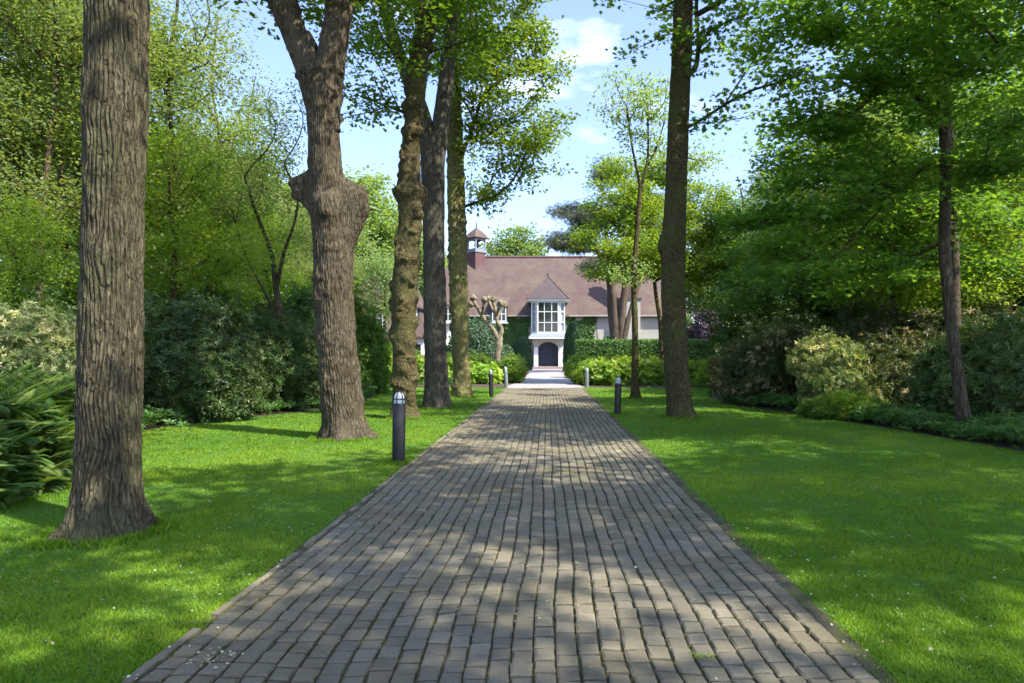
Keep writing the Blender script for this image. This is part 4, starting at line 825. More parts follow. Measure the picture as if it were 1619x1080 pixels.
left_wood = [  # proto, px, Y, scale, rot, label
 (A, 120, 24, 1.05, 1.0, 'leafy green tree directly behind the upper part of the thick oak'),
 (A, -70, 18, .95, 2.2, 'leafy green tree at the left frame edge above the ferns'),
 (B, 60, 17, .95, .4, 'thin dark-stemmed tree left of the thick oak, in front of the leafy trees'),
 (B, 112, 19.5, 1.0, 2.5, 'thin tree whose stem rises close to the left side of the thick oak'),
 (A, 215, 31, 1.02, 3.3, 'tall green tree deep in the wood behind the thick oak'),
 (B, 400, 32, .98, 1.7, 'airy tree deep in the wood directly left of the burl tree'),
 (A, 300, 38, .92, 4.4, 'green tree deep in the left wood under the airy pale tree'),
 (A, 420, 44, .80, 5.2, 'green tree far back in the left wood, lower than its neighbours, beside the burl tree'),
 (S, 345, 23, .82, 2.0, 'small bright tree above the dark rhododendrons'),
 (S, 420, 29, 1.0, .9, 'small bright tree behind the leaning bare-stemmed shrub tree'),
 (S, 30, 15, .62, 4.0, 'small bright tree low above the variegated shrub at the left'),
 (B, 510, 47, .95, 3.9, 'airy tree showing above the burl beside the burl tree'),
 (A, 20, 34, 1.1, .2, 'tall green tree far back in the left wood near the frame edge'),
 (A, 500, 62, 1.15, .8, 'green tree beyond the wood, left of the house wing'),
 (A, 140, 48, 1.25, 2.9, 'tallest green tree far back in the left wood'),
 (B, 268, 22, 1.06, 5.0, 'thin tree reaching to the top of the picture right of the thick oak')]
for p_, px, Y, s, r_, lab in left_wood: dup(p_, tuple(g_at(px, Y)), r_, s, lab)
right_wood = [
 (Dk, 1180, 36, .80, 1.0, 'dark tree at the end of the tall hedge behind the tall trunk'),
 (Dk, 1270, 30, .78, 2.4, 'dark tree behind the brown rhododendrons, left of the front maple'),
 (A, 1350, 24, .70, .9, 'green tree lit through its leaves, left of the front maple trunk'),
 (S, 1420, 19, .95, 2.6, 'bright yellow-green tree glowing just left of the front maple trunk'),
 (S, 1560, 20, .95, 5.5, 'bright yellow-green tree right of the dark maple trunk'),
 (Dk, 1560, 36, 1.1, 3.9, 'dark tree deep in the right wood near the frame edge'),
 (A, 1230, 46, .95, 4.4, 'green tree deep in the right wood beyond the hedge end'),
 (Dk, 1680, 22, .9, .3, 'dark tree at the right frame edge'),
 (A, 1700, 32, 1.2, 1.9, 'tall green tree behind the blue-green tree at the right frame edge'),
 (A, 1390, 40, 1.1, 2.9, 'tall green tree deep in the right wood above the maple leaves'),
 (B, 1150, 52, .98, 2.0, 'airy tree beyond the hedge, right of the tall trunk')]
for p_, px, Y, s, r_, lab in right_wood: dup(p_, tuple(g_at(px, Y)), r_, s, lab)
far = [(Pk, 570, 92, 1.22, 1.2, 'big pale tree behind the left wing of the house'), (Pk, 620, 100, 1.1, 3.0, 'pale tree top right of the burl, behind the house'),
       (Pk, 500, 84, 1.15, 2.0, 'big pale tree beyond the left wood beside the burl tree'), (Pk, 700, 110, .86, 4.0, 'pale tree behind the house, between the lawn trunks'),
       (Pk, 870, 112, .72, 5.0, 'low pale tree behind the roof right of the gap in the trees'), (Pk, 960, 104, .84, .5, 'pale tree behind the roof hidden by the pine'),
       (Pk, 1050, 100, .86, 2.5, 'pale tree behind the right end of the house'), (Pk, 1140, 92, .9, 3.4, 'pale tree beyond the house right of the tall trunk'),
       (Pk, 1240, 88, .9, 1.6, 'pale tree far behind the maple leaves'), (Pk, 380, 80, 1.2, 4.3, 'big pale tree far behind the left wood'),
       (Pk, 220, 78, 1.2, 5.6, 'pale tree far behind the thick oak'), (Pk, 60, 80, 1.2, .8, 'pale tree far behind the left frame edge wood'),
       (Pk, 1400, 80, 1.1, 4.7, 'pale tree far behind the front maple'), (Pk, 1560, 78, 1.1, 2.2, 'pale tree far behind the right wood')]
for p_, px, Y, s, r_, lab in far: dup(p_, tuple(g_at(px, Y)), r_, s, lab)
# tall avenue trees to the right and behind the viewer: they throw the dappled shade
Oc = make_tree('avenue_tree', 'tall avenue tree beside the lawn on the right, outside the view', 'tree', (0, 0, 0), straight(15, .26, (.2, .1), .12, 9), 'bark_oak', 'leaf_oak',
          [(0, 0, 12.5, 4.6, 4.6, 1.2), (2.6, 1.6, 11.2, 2.6, 2.6, .8), (-2.7, -1.4, 11.0, 2.6, 2.6, .8)], 118, 110, T_OAK, .20, .55, 301, ns=30, step=.2, disp=bark_disp(41, .01, .08, .05, 2, (.1, .3, 4)), zmin=6.5, gap=.65, gs=.35, group='avenue trees outside the view')
Oc.location = (8.6, 1.5, 0)
AV = [(14.5, 4.0, .95, 1.1, 'avenue tree behind the right lawn, outside the view'), (5.4, -5.0, 1.0, 2.3, 'avenue tree close behind the viewer on the right'),
      (13.2, -4.6, 1.05, 3.6, 'avenue tree far to the right behind the viewer'), (18.0, 8.0, 1.0, .7, 'avenue tree in the wood right of the front maple'), (9.8, 9.4, .86, 2.9, 'avenue tree beside the right shrub border, outside the view')]
for x, y, s, r_, lab in AV: dup(Oc, (x, y, 0), r_, s, lab)

# leaning multi-stem small tree above the rhododendrons
bm_ = g_at(458, 22)
t = px_path([(610, 452, 468), (560, 450, 462), (500, 437, 449), (460, 432, 442), (400, 425, 432), (330, 400, 405), (280, 385, 388)], 22.0, bm_); t[0, 2] = -.05
f1 = px_path([(455, 434, 441), (400, 446, 452), (350, 464, 468), (300, 472, 475)], 22.0, bm_); f1[0, 2] = P(0, 455, 22)[2]
f2 = px_path([(520, 440, 446), (480, 425, 429), (440, 405, 408), (400, 385, 388), (330, 365, 367)], 22.0, bm_); f2[0, 2] = P(0, 520, 22)[2]
make_tree('bare_stem_tree', 'small crooked tree with bare fanning stems left of the burl tree', 'tree', bm_, t, 'bark_brown', 'leaf_wood',
          [lb(bm_, 400, 300, 22, 1.7, 1.5, 1.4), lb(bm_, 340, 330, 22, .9, 1, .9), lb(bm_, 440, 200, 22, 1.1, 1.2, 1.4), lb(bm_, 465, 380, 22, .5, .8, .9), lb(bm_, 390, 420, 22, .9, 1, .5)], 150, 34, T_SIMPLE, .11, .42, 120,
          ns=20, step=.1, disp=bark_disp(44, 0, .05, .1, 4), forks=[(f1, None), (f2, None)], zmin=2.5, rtip=.007, rmax=.04, gap=.4)

# ================================================================== SHRUBS
def mound(mb, rng, lobes, per_m2, T, size, tilt=.5, up=.35, depth=.16, seed=0):
    L_ = np.array(lobes, float)
    for q, (cx, cy, cz, rx, ry, rz) in enumerate(lobes):
        area = 2.2 * np.pi * ((rx * ry) ** 1.6 / 3 + (rx * rz) ** 1.6 / 3 + (ry * rz) ** 1.6 / 3) ** (1 / 1.6) * 1.6; N = int(area * per_m2)
        d = rng.normal(size=(N, 3)); d[:, 2] = np.where(d[:, 2] < 0, d[:, 2] * .75, d[:, 2]); d /= np.linalg.norm(d, axis=1)[:, None]
        lump = 1 + .27 * fbm(d * 3.1 + q * 7, seed + q, 3) - depth * rng.random(N) ** 1.5 + .20 * rng.random(N) ** 5
        p = np.array([cx, cy, cz]) + d * np.array([rx, ry, rz]) * lump[:, None]
        keep = p[:, 2] > .03
        for j in range(len(L_)):                     # drop what lies deep inside a neighbouring lobe
            if j != q: keep &= (((p - L_[j, :3]) / (L_[j, 3:] * .78)) ** 2).sum(1) > 1
        p, d = p[keep], d[keep]; N = len(p)
        nn = d / np.array([rx, ry, rz]); nn /= np.linalg.norm(nn, axis=1)[:, None]; nn[:, 2] += up
        rn = np.clip(.5 + .28 * fbm(p * 1.8, seed + 4, 2) + rng.normal(size=N) * .2, 0, 1)
        scatter(mb, T, p, frames(N, rng, tilt, nn), size * rng.uniform(.65, 1.25, N), rn)
def core(mb, lobes, seed, f=.80):
    for q, (cx, cy, cz, rx, ry, rz) in enumerate(lobes):
        u = np.linspace(0, np.pi, 15)[:, None]; v = np.linspace(0, 2 * np.pi, 24, endpoint=False)[None]
        d = np.stack([np.sin(u) * np.cos(v), np.sin(u) * np.sin(v), np.cos(u) + 0 * v], -1)
        X = np.array([cx, cy, cz]) + d * np.array([rx, ry, rz]) * f * (1 + .25 * fbm(d * 3.1 + q * 7, seed + q, 3))[..., None]
        X[..., 2] = np.maximum(X[..., 2], -.02); X = X.reshape(-1, 3); a = (np.arange(14)[:, None] * 24 + np.arange(24)[None]).ravel(); b_ = (np.arange(14)[:, None] * 24 + (np.arange(24)[None] + 1) % 24).ravel()
        mb.add(X, np.stack([a, a + 24, b_ + 24, b_], 1), .1)
def shrub(name, label, base, lobes, m, T, size, per, seed, cat='shrub', tilt=.75, up=.35, group=None, cf=.74, flowers=None):
    rng = np.random.default_rng(seed); root = thing(name, label, cat, tuple(base), group=group)
    mb = MB(); mound(mb, rng, lobes, per, T, size, tilt, up, .16, seed); core(mb, lobes, seed, cf); mb.build('foliage', m, root)
    st = MB()
    for q, (cx, cy, cz, rx, ry, rz) in enumerate(lobes):
        for k in range(3):
            a = rng.random() * 6.28; st.tube([(cx * .5 + .1 * math.cos(a), cy * .5 + .1 * math.sin(a), -.03), (cx * .8 + .2 * math.cos(a), cy * .8 + .2 * math.sin(a), cz * .6), (cx + rx * .5 * math.cos(a), cy + ry * .5 * math.sin(a), cz + rz * .5)], [.035, .028, .012], 6)
    st.build('stems', 'bark_twig', root, True); return root
RH = 'rhododendrons along the left edge of the lawn'
def at(px, Y): return g_at(px, Y)
shrub('rhododendron', 'big glossy dark rhododendron immediately right of the thick oak', at(275, 16.0), [(0, 0, 1.0, 1.6, 1.3, 1.35), (-1.0, .5, 1.5, 1.2, 1.2, 1.2), (.9, -.35, .6, 1.0, .8, .9), (.5, .6, 1.7, 1.1, 1, 1.1)], 'leaf_rhodo', T_ROSETTE, .15, 210, 401, group=RH)
shrub('rhododendron', 'dark rhododendron in the middle of the left border, between thick oak and burl tree', at(372, 18.6), [(0, 0, 1.0, 1.5, 1.3, 1.4), (.9, .4, 1.3, 1.1, 1, 1.2), (-.9, .2, 1.3, 1.1, 1, 1.25), (.3, -.6, .5, 1, .7, .8)], 'leaf_rhodo', T_ROSETTE, .145, 200, 402, group=RH)
shrub('rhododendron', 'low brownish rhododendron beside the left side of the burl tree foot', at(455, 20.0), [(0, 0, .5, 1.1, .9, .75), (.9, .1, .45, .9, .8, .75), (-.8, .2, .5, .8, .8, .75)], 'leaf_rhodo_brown', T_ROSETTE, .13, 200, 403, group=RH)
shrub('rhododendron', 'tall dark rhododendron behind the others, under the small bright tree', at(330, 22.5), [(0, 0, 1.6, 2.1, 1.4, 1.8), (-1.9, .4, 1.7, 1.5, 1.3, 1.7), (1.9, .3, 1.4, 1.5, 1.3, 1.6)], 'leaf_rhodo', T_ROSETTE, .16, 130, 404, group=RH)
shrub('laurel_shrub', 'mid green laurel behind the burl tree, left of its foot', at(478, 26), [(0, 0, 1.3, 1.9, 1.4, 1.5), (-1.8, .3, 1.5, 1.4, 1.2, 1.7), (.2, 0, 2.6, 1.4, 1.2, 1.3)], 'leaf_hedge', T_ROSETTE, .17, 120, 405)
shrub('laurel_shrub', 'light green layered shrub to the right of the burl tree, before the house wing', at(583, 27), [(0, 0, 1.4, .75, .8, 1.5), (-.7, .2, 1.9, .9, .9, 1.9), (.15, -.5, .5, .65, .6, .6)], 'leaf_fern', T_ROSETTE, .17, 130, 406)
shrub('variegated_shrub', 'tall variegated cream and green shrub behind the ferns at the left edge', at(25, 11.5), [(0, 0, 1.2, 1.2, 1.0, 1.15), (-1.1, .2, 1.1, 1, 1, 1.2), (.6, .5, .9, .8, .8, .9)], 'leaf_variegated', T_ROSETTE, .10, 300, 407)
shrub('rhododendron', 'dark rhododendron between ferns and thick oak, behind the lawn', at(95, 15), [(0, 0, 1.1, 1.6, 1.2, 1.3), (-1.2, .3, 1.4, 1.2, 1.1, 1.3), (1.3, .4, 1.2, 1.2, 1, 1.3)], 'leaf_rhodo', T_ROSETTE, .14, 190, 408, group=RH)
shrub('laurel_shrub', 'rounded mid green shrub deeper in the wood left of the thick oak', at(60, 19), [(0, 0, 1.8, 2.2, 1.6, 1.8), (-2.5, .3, 1.7, 2, 1.5, 1.8), (2.2, .3, 1.5, 1.8, 1.4, 1.7)], 'leaf_hedge', T_ROSETTE, .17, 110, 409)
shrub('laurel_shrub', 'broad shrub filling the wood edge behind the rhododendrons', at(400, 29), [(0, 0, 1.6, 2.6, 1.6, 1.9), (-3.2, .3, 1.8, 2.4, 1.5, 2.0), (2.6, .3, 1.5, 1.9, 1.4, 1.8)], 'leaf_hedge', T_ROSETTE, .20, 80, 410)
RR = 'shrubs along the right edge of the lawn'
shrub('brown_rhododendron', 'dark brownish rhododendron at the far end of the right border', at(1205, 21), [(0, 0, .85, 1.25, 1.1, 1.0), (.9, .2, 1.1, 1.1, 1, 1.1), (-.5, .5, .8, .9, .9, .8)], 'leaf_rhodo_brown', T_ROSETTE, .145, 190, 420, group=RR)
shrub('variegated_shrub', 'cream and green shrub catching the light in the middle of the right border', at(1322, 17.5), [(0, 0, .95, .85, .9, .95), (-.3, .2, 1.35, .7, .7, .65), (.5, -.4, .5, .75, .7, .6)], 'leaf_variegated', T_ROSETTE, .12, 280, 421, group=RR)
shrub('brown_rhododendron', 'dark shrub with pale buds right of the cream and green one', at(1412, 17.2), [(0, 0, .8, .95, .9, .85), (.9, .2, .9, 1.0, .9, 1.0), (-.3, .5, 1.2, .9, .8, .8)], 'leaf_rhodo_brown', T_ROSETTE, .12, 220, 422, group=RR)
shrub('rhododendron', 'tall dark rhododendron behind the leaning maple trunk', at(1490, 18.5), [(0, 0, 1.2, 1.7, 1.2, 1.35), (1.7, .1, 1.3, 1.4, 1.1, 1.35), (-1.5, .5, 1.3, 1.4, 1.1, 1.2)], 'leaf_rhodo_brown', T_ROSETTE, .15, 170, 423, group=RR)
shrub('rhododendron', 'dark rhododendron right of the leaning maple at the frame edge', at(1605, 14.5), [(0, 0, 1.1, 1.5, 1.1, 1.15), (1.4, 0, 1.2, 1.4, 1.1, 1.2), (-1.0, .3, .9, .8, .8, .95)], 'leaf_rhodo', T_ROSETTE, .14, 200, 424, group=RR)
shrub('grassy_clump', 'soft bright green arching clump at the lawn edge in the right border', at(1345, 16.0), [(0, 0, .22, .72, .5, .34), (-.45, .25, .18, .5, .4, .26)], 'leaf_fern', T_TUFT, .16, 600, 425, up=1.0)
shrub('laurel_shrub', 'broad dark shrub closing the wood behind the right border', at(1400, 24), [(0, 0, 1.4, 2.6, 1.4, 1.7), (-3.0, .3, 1.3, 2.2, 1.3, 1.5), (3.2, .2, 1.5, 2.4, 1.4, 1.9), (6.0, 0, 1.5, 2.2, 1.4, 1.9)], 'leaf_rhodo', T_ROSETTE, .19, 90, 426)
shrub('laurel_shrub', 'tall dark shrub beyond the hedge end, behind the brown rhododendron', at(1235, 34), [(0, 0, 2.0, 2.4, 1.6, 2.3), (2.6, .3, 2.2, 2.2, 1.5, 2.4), (-1.9, .4, 1.5, 1.4, 1.3, 1.7)], 'leaf_hedge', T_ROSETTE, .22, 75, 427)
shrub('laurel_shrub', 'tall mid green shrub deep in the right wood behind the cream and green shrub', at(1340, 30), [(0, 0, 1.9, 2.2, 1.6, 2.3), (2.6, .3, 2.1, 2.2, 1.5, 2.5), (5.0, .3, 1.8, 2.2, 1.5, 2.2)], 'leaf_hedge', T_ROSETTE, .20, 80, 428)
shrub('laurel_shrub', 'tall shrub deep in the left wood behind the bare stemmed tree', at(440, 36), [(0, 0, 2.2, 2.6, 1.6, 2.6), (-3.2, .3, 2.4, 2.4, 1.5, 2.6), (2.6, .3, 1.9, 1.9, 1.4, 2.2)], 'leaf_hedge', T_ROSETTE, .22, 70, 429)
shrub('laurel_shrub', 'tall shrub deep in the left wood behind the thick oak', at(150, 32), [(0, 0, 2.2, 3.0, 1.6, 2.6), (-4.2, .3, 2.4, 3.0, 1.5, 2.8), (4.0, .3, 2.1, 3.0, 1.4, 2.5)], 'leaf_hedge', T_ROSETTE, .22, 70, 433)
# round shrubs and big-leaved plants before the house
LM = 'lime green plants in the beds before the house'
shrub('clipped_shrub', 'clipped round lime shrub beside the path on the left', at(813, 37), [(0, 0, .75, .62, .6, .72)], 'leaf_lime', T_SIMPLE, .10, 1500, 430, tilt=1.0, cf=.92)
shrub('clipped_shrub', 'clipped round lime shrub beside the path on the right', at(914, 36), [(0, 0, .75, .60, .6, .70), (.5, .1, .7, .55, .55, .65)], 'leaf_lime', T_SIMPLE, .10, 1500, 431, tilt=1.0, cf=.92)
for q, (px, Y, s, m_, lab) in enumerate([(957, 34.5, .8, 'leaf_lime', 'big-leaved lime plant behind the right sunlit-grey bollard'), (1020, 35, .85, 'leaf_lime', 'big-leaved lime plant right of the slender tree foot'), (985, 37, .9, 'leaf_spring', 'broad-leaved plant directly behind the slender tree foot'),
        (1110, 35, .8, 'leaf_lime', 'big-leaved lime plant right of the tall trunk'), (1150, 32, .8, 'leaf_spring', 'broad-leaved plant at the right end of the bed beside the brown rhododendron'), (1068, 37, .85, 'leaf_lime', 'big-leaved lime plant hidden behind the tall trunk'),
        (755, 36, .72, 'leaf_lime', 'big-leaved lime plant right of the lichen tree foot'), (786, 38, .65, 'leaf_spring', 'broad-leaved plant under the pollarded tree'), (715, 36, .8, 'leaf_lime', 'big-leaved lime plant between the grey and lichen trunks'),
        (662, 36, .9, 'leaf_lime', 'big-leaved lime plant between the knobbly and grey trunks'), (605, 36, .9, 'leaf_lime', 'big-leaved lime plant between the burl and knobbly trunks')]):
    shrub('big_leaved_plant', lab, at(px, Y), [(0, 0, .55 * s, 1.15 * s, .9 * s, .85 * s), (.9 * s, .1, .5 * s, .8 * s, .8 * s, .75 * s), (-.8 * s, .2, .55 * s, .8 * s, .8 * s, .8 * s)], m_, T_HOSTA, .34 * s, 60, 440 + q, cat='plant', group=LM, tilt=.6, up=.8, cf=.7)
# box hedges, topiary, ivy ------------------------------------------------------
def leaf_box(mb, rng, x0, x1, y0, y1, z0, z1, per, T, size, j=.05, hang=.5):
    faces = [(0, 1, 1, x1 - x0, z1 - z0), (1, 1, 1, 0, 0)]
    def put(N, p, nrm):
        p = p + rng.normal(size=(N, 3)) * j; p[:, 2] += 0; rn = np.clip(.5 + .25 * fbm(p * 1.5, 5, 2) + rng.normal(size=N) * .2, 0, 1)
        scatter(mb, T, p, frames(N, rng, .7, np.tile(nrm, (N, 1)).astype(float)), size * rng.uniform(.6, 1.2, N), rn)
    for nrm, ax in (((0, -1, .5), 'f'), ((0, 1, .5), 'b'), ((0, 0, 1), 't'), ((-1, 0, .5), 'l'), ((1, 0, .5), 'r')):
        a = {'f': (x1 - x0) * (z1 - z0), 'b': (x1 - x0) * (z1 - z0), 't': (x1 - x0) * (y1 - y0), 'l': (y1 - y0) * (z1 - z0), 'r': (y1 - y0) * (z1 - z0)}[ax]; N = int(a * per); u, v = rng.random(N), rng.random(N)
        X = {'f': (x0 + (x1 - x0) * u, y0 + 0 * u, z0 + (z1 - z0) * v), 'b': (x0 + (x1 - x0) * u, y1 + 0 * u, z0 + (z1 - z0) * v), 't': (x0 + (x1 - x0) * u, y0 + (y1 - y0) * v, z1 + 0 * u), 'l': (x0 + 0 * u, y0 + (y1 - y0) * u, z0 + (z1 - z0) * v), 'r': (x1 + 0 * u, y0 + (y1 - y0) * u, z0 + (z1 - z0) * v)}[ax]
        put(N, np.stack(X, 1), nrm)
rng = np.random.default_rng(50)
hg = thing('hedge', 'long clipped green hedge in front of the right half of the house', 'hedge', (0, 45, 0))
mb = MB(); hx0, hx1, hz1 = (912 - HX) / F * 45, (1190 - HX) / F * 45, hz(539, 45); leaf_box(mb, rng, hx0, hx1, 0, 1.3, .1, hz1, 420, T_SIMPLE, .13, .045); mb.box(hx0 + .08, hx1 - .08, .08, 1.22, 0, hz1 - .08, .1); mb.build('foliage', 'leaf_hedge', hg)
mb = MB()
for q in range(22): mb.tube([(hx0 + .3 + q * .5, .6, -.02), (hx0 + .32 + q * .5, .62, .5)], .03, 6)
mb.build('stems', 'bark_twig', hg)
def lathe_shrub(name, label, base, prof, m, T, size, per, seed):
    rng = np.random.default_rng(seed); root = thing(name, label, 'topiary', tuple(base), group='clipped topiary at the house'); prof = np.array(prof, float)
    mb = MB(); seg_ = np.diff(prof, axis=0)
    for (r0, z0), (dr_, dz_) in zip(prof[:-1], seg_):
        L_ = math.hypot(dr_, dz_); N = int(2 * np.pi * (r0 + dr_ / 2) * L_ * per) + 1; u = rng.random(N); a = rng.random(N) * 2 * np.pi; r_ = (r0 + dr_ * u) * (1 + .03 * rng.normal(size=N)); p = np.stack([r_ * np.cos(a), r_ * np.sin(a), z0 + dz_ * u], 1)
        nn = np.stack([np.cos(a) * dz_ / L_, np.sin(a) * dz_ / L_, np.full(N, -dr_ / L_ + .3)], 1); scatter(mb, T, p, frames(N, rng, .5, nn), size * rng.uniform(.6, 1.2, N), np.clip(.5 + .2 * fbm(p * 2, seed, 2) + rng.normal(size=N) * .15, 0, 1))
    mb.tube([(0, 0, z) for r, z in prof], np.maximum(.02, prof[:, 0] * .95), 24); mb.build('foliage', m, root)
    MB().tube([(0, 0, -.03), (0, 0, .3)], .09, 8).build('stem', 'bark_twig', root)
Yt = 66.0; k = Yt / F
dome = lambda w_, h_: [(w_ * .88, .1)] + [(w_ * (1 - (u ** 2.6)) ** .5 if u < 1 else .02, .1 + (h_ - .1) * u) for u in (.2, .35, .5, .62, .74, .84, .92, .97, 1.0)]
lathe_shrub('topiary_dome', 'clipped dark yew dome left of the house door', at(825, Yt), dome(17.5 * k, hz(532, Yt)), 'leaf_yew', T_SIMPLE, .11, 500, 61)
lathe_shrub('topiary_dome', 'tall clipped dark yew dome right of the house door', at(906, Yt), dome(16 * k, hz(508, Yt)), 'leaf_yew', T_SIMPLE, .11, 500, 62)
lathe_shrub('topiary_cone', 'pale green clipped cone behind the hedge right of the tall trunk', at(1086, 60), dome(17 * 60 / F, hz(498, 60)), 'leaf_fern', T_SIMPLE, .13, 300, 63)
shrub('smoke_bush', 'dusky purple-leaved bush behind the hedge at the right end of the house', at(1118, 58), [(0, 0, 2.6, 1.5, 1.4, 2.6), (1.2, .2, 2.2, 1.4, 1.3, 2.0)], 'leaf_purple', T_SIMPLE, .24, 160, 460, tilt=1.0)
shrub('rounded_bush', 'broad blue-green bush behind the pollarded tree at the house', at(757, 60), [(0, 0, 1.9, 1.8, 1.4, 2.5), (-1.6, .2, 1.6, 1.4, 1.3, 1.8), (1.6, .3, 1.2, 1.2, 1.1, 1.5)], 'leaf_blue', T_SIMPLE, .20, 260, 461, tilt=1.0)
shrub('low_bush', 'low dark bush against the house wing behind the knobbly tree', at(612, 62), [(0, 0, .9, 1.3, 1.0, 1.2)], 'leaf_hedge', T_SIMPLE, .20, 260, 462, tilt=1.0)
shrub('border_shrub', 'mid green border shrub between the house wing and the lawn', at(575, 44), [(0, 0, 1.2, 2.2, 1.2, 1.3), (2.2, .2, .9, 1.6, 1.1, 1.0)], 'leaf_fern', T_ROSETTE, .24, 80, 463)
shrub('border_shrub', 'mid green border shrub behind the grey and lichen trunks', at(690, 46), [(0, 0, .7, 2.2, 1.2, .8), (2.4, .2, .6, 1.8, 1.1, .9)], 'leaf_fern', T_ROSETTE, .24, 80, 464)
def ivy(label, x0, x1, z0, z1, y, seed, N, cut):
    rng = np.random.default_rng(seed); mb = MB(); x = rng.uniform(x0, x1, N); z = rng.uniform(z0, z1, N)
    e = np.minimum.reduce([(x - x0) / .8, (x1 - x) / .8, (z1 - z) / .8 + .4]); k = (e + .8 * fbm(np.stack([x * .9, 0 * x, z * .9], -1), seed, 3) > cut); x, z = x[k], z[k]; N = len(x)
    d = .12 + .22 * (fbm(np.stack([x * .7, 0 * x, z * .7], -1), seed + 2, 2) * .5 + .5); p = np.stack([x, y - d * rng.random(N), z], 1)
    scatter(mb, T_ROUND, p, frames(N, rng, .5, np.tile([0, -1., .6], (N, 1))), rng.uniform(.12, .24, N), np.clip(rng.normal(.45, .2, N), 0, 1))
    r = thing('ivy', label, 'climbing plant', (0, 0, 0)); mb.build('foliage', 'leaf_hedge', r); st = MB()
    for q in range(6): xs = x0 + (x1 - x0) * (q + .5) / 6; st.tube([(xs, y - .03, 0), (xs + .2, y - .05, (z0 + z1) / 2), (xs - .1, y - .05, z1 * .93)], [.04, .03, .012], 5)
    st.build('stems', 'bark_twig', r)
ivy('dark ivy covering the house wall left of the door', hx(738), hx(841), .0, EZ - .3, HY0, 70, 9000, .25)
ivy('dark ivy covering the house wall right of the door', hx(893), hx(948), .0, EZ - .25, HY0, 71, 6500, .45)
ivy('patch of ivy low on the right end of the house wall', hx(1012), hx(1060), 0, 3.3, HY0, 72, 2500, .5)
ivy('low ivy at the foot of the house wall behind the pine stems', hx(940), hx(980), 0, 3.6, HY0, 73, 2500, .5)

# ferns -----------------------------------------------------------------------
def frond_template(k=24):
    V = []; Fa = []; 
    def rp(u): return np.array([0, u * .80 + .1 * u * u, .50 * u - .62 * u * u])
    for q in range(k):
        u = .12 + .88 * q / k; l = .19 * math.sin(math.pi * min(1, u * .92 + .08)) ** .8 + .02; c0 = rp(u)
        for s in (-1, 1):
            b0 = len(V); V += [c0, c0 + [s * l * .45, .013, .02], c0 + [s * l, .07, -.22 * l], c0 + [s * l * .45, .010, .015]]; Fa += [(b0, b0 + 1, b0 + 2), (b0, b0 + 2, b0 + 3)]
    for q in range(6):
        a, b_ = rp(q / 6), rp((q + 1) / 6); b0 = len(V); V += [a + [-.006, 0, 0], a + [.006, 0, 0], b_ + [.005, 0, 0], b_ + [-.005, 0, 0]]; Fa += [(b0, b0 + 1, b0 + 2), (b0, b0 + 2, b0 + 3)]
    return np.array(V), np.array(Fa)
T_FROND = frond_template()
def fern(label, loc, size, n_, seed, group='ferns at the left lawn edge'):
    rng = np.random.default_rng(seed); mb = MB(); a = rng.random(n_) * 2 * np.pi; tl = rng.uniform(.0, 1.15, n_)
    d = np.stack([np.cos(a) * np.cos(tl), np.sin(a) * np.cos(tl), np.sin(tl)], 1); x = np.stack([-np.sin(a), np.cos(a), 0 * a], 1); x += rng.normal(size=(n_, 3)) * .12; x /= np.linalg.norm(x, axis=1)[:, None]; nn = np.cross(x, d); nn *= np.sign(nn[:, 2:3] + 1e-6); x = np.cross(d, nn)
    R = np.stack([x, d, nn], 2); p = rng.normal(size=(n_, 3)) * np.array([.16, .16, 0]) * size; p[:, :2] *= 2.0; p[:, 2] = rng.random(n_) ** 1.2 * 1.35 * size; scatter(mb, T_FROND, p, R, size * rng.uniform(.6, 1.15, n_), rng.random(n_)); root = thing('fern', label, 'fern', tuple(loc), group=group); mb.build('fronds', 'leaf_fern', root)
    return root
fl = [(-5.75, 7.45, .95, 'front fern at the bottom of the clump on the left lawn edge'), (-6.15, 7.7, 1.2, 'tall fern at the left frame edge'), (-6.3, 8.6, 1.25, 'tall fern in the middle of the fern clump'), (-6.9, 8.3, 1.3, 'fern at the left frame edge behind the tallest'),
      (-6.75, 9.3, 1.2, 'fern left of the thick oak, at the right side of the clump'), (-7.3, 9.6, 1.3, 'fern at the back of the clump below the variegated shrub'), (-7.7, 10.6, 1.2, 'farthest fern of the clump, left of the thick oak'), (-5.55, 6.7, .85, 'small fern nearest the viewer on the left lawn edge'), (-6.3, 6.9, 1.2, 'fern just outside the left frame edge'),
      (-8.2, 11.2, 1.1, 'fern behind the clump close to the dark rhododendron'), (-7.9, 9.2, 1.3, 'fern deep in the clump at the left frame edge')]
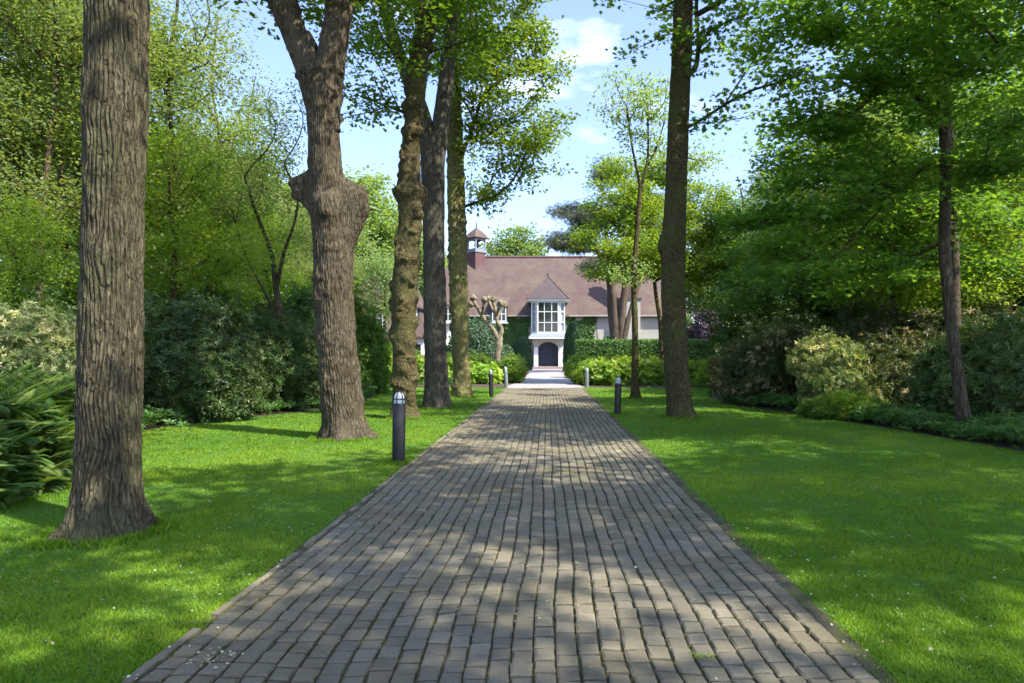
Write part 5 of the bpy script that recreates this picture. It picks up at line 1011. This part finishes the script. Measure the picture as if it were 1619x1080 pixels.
for q, (x, y, s, lab) in enumerate(fl): fern(lab, (x, y, 0), s * .50, 420, 500 + q)

# low ground cover round the maple foot and under the shrubs
def cover(name, label, pts, T, size, m, seed, hmax=.3):
    rng = np.random.default_rng(seed); mb = MB(); P_ = np.concatenate([np.stack([x + rng.normal(size=n_) * sx, y + rng.normal(size=n_) * sy], 1) for x, y, sx, sy, n_ in pts]); k = ~in_poly(P_[:, 0], P_[:, 1], LAWN) | (rng.random(len(P_)) < .04); P_ = P_[k]
    N = len(P_); h = hmax * (.35 + .65 * rng.random(N)) * (1 + .5 * fbm(np.c_[P_ * 1.2, np.zeros(N)], seed, 2)); scatter(mb, T, np.c_[P_, np.maximum(.02, h * .8)], frames(N, rng, .5), size * rng.uniform(.6, 1.2, N), np.clip(rng.normal(.5, .25, N), 0, 1)); return stuff(mb.build(name, m), label)
cover('ground_cover', 'low leafy ground cover round the foot of the leaning maple', [(7.9, 12.4, .55, 1.2, 2600), (8.3, 10.5, .6, 1.2, 2600), (7.5, 14.2, .45, .9, 1800), (7.0, 15.8, .45, .7, 1200), (9.4, 12.5, .9, 1.3, 2200), (9.0, 9.0, .6, 1, 900)], T_ROSETTE, .09, 'leaf_cover', 601, .32)
cover('undergrowth', 'leafy undergrowth on the floor of the left wood', [(-9, 14, 1.2, 1.6, 1600), (-8.6, 17.5, 1.0, 1.5, 1500), (-7.4, 21, .8, 1.8, 1500), (-6.9, 24, .5, 1.3, 1200), (-8, 11.5, .9, 1.0, 1300), (-12, 20, 3, 4, 3500), (-14, 30, 4, 5, 4000), (-9, 31, 2.0, 2, 2500)], T_ROSETTE, .16, 'leaf_cover', 602, .4)
cover('undergrowth', 'leafy undergrowth on the floor of the right wood', [(7.2, 18, .6, 1.4, 900), (6.4, 21.5, .5, 1.2, 800), (9.5, 17, 1.5, 1.8, 1800), (12, 22, 3, 4, 4000), (14, 30, 4, 5, 4000), (9, 29, 2, 2, 2000)], T_ROSETTE, .16, 'leaf_cover', 603, .4)
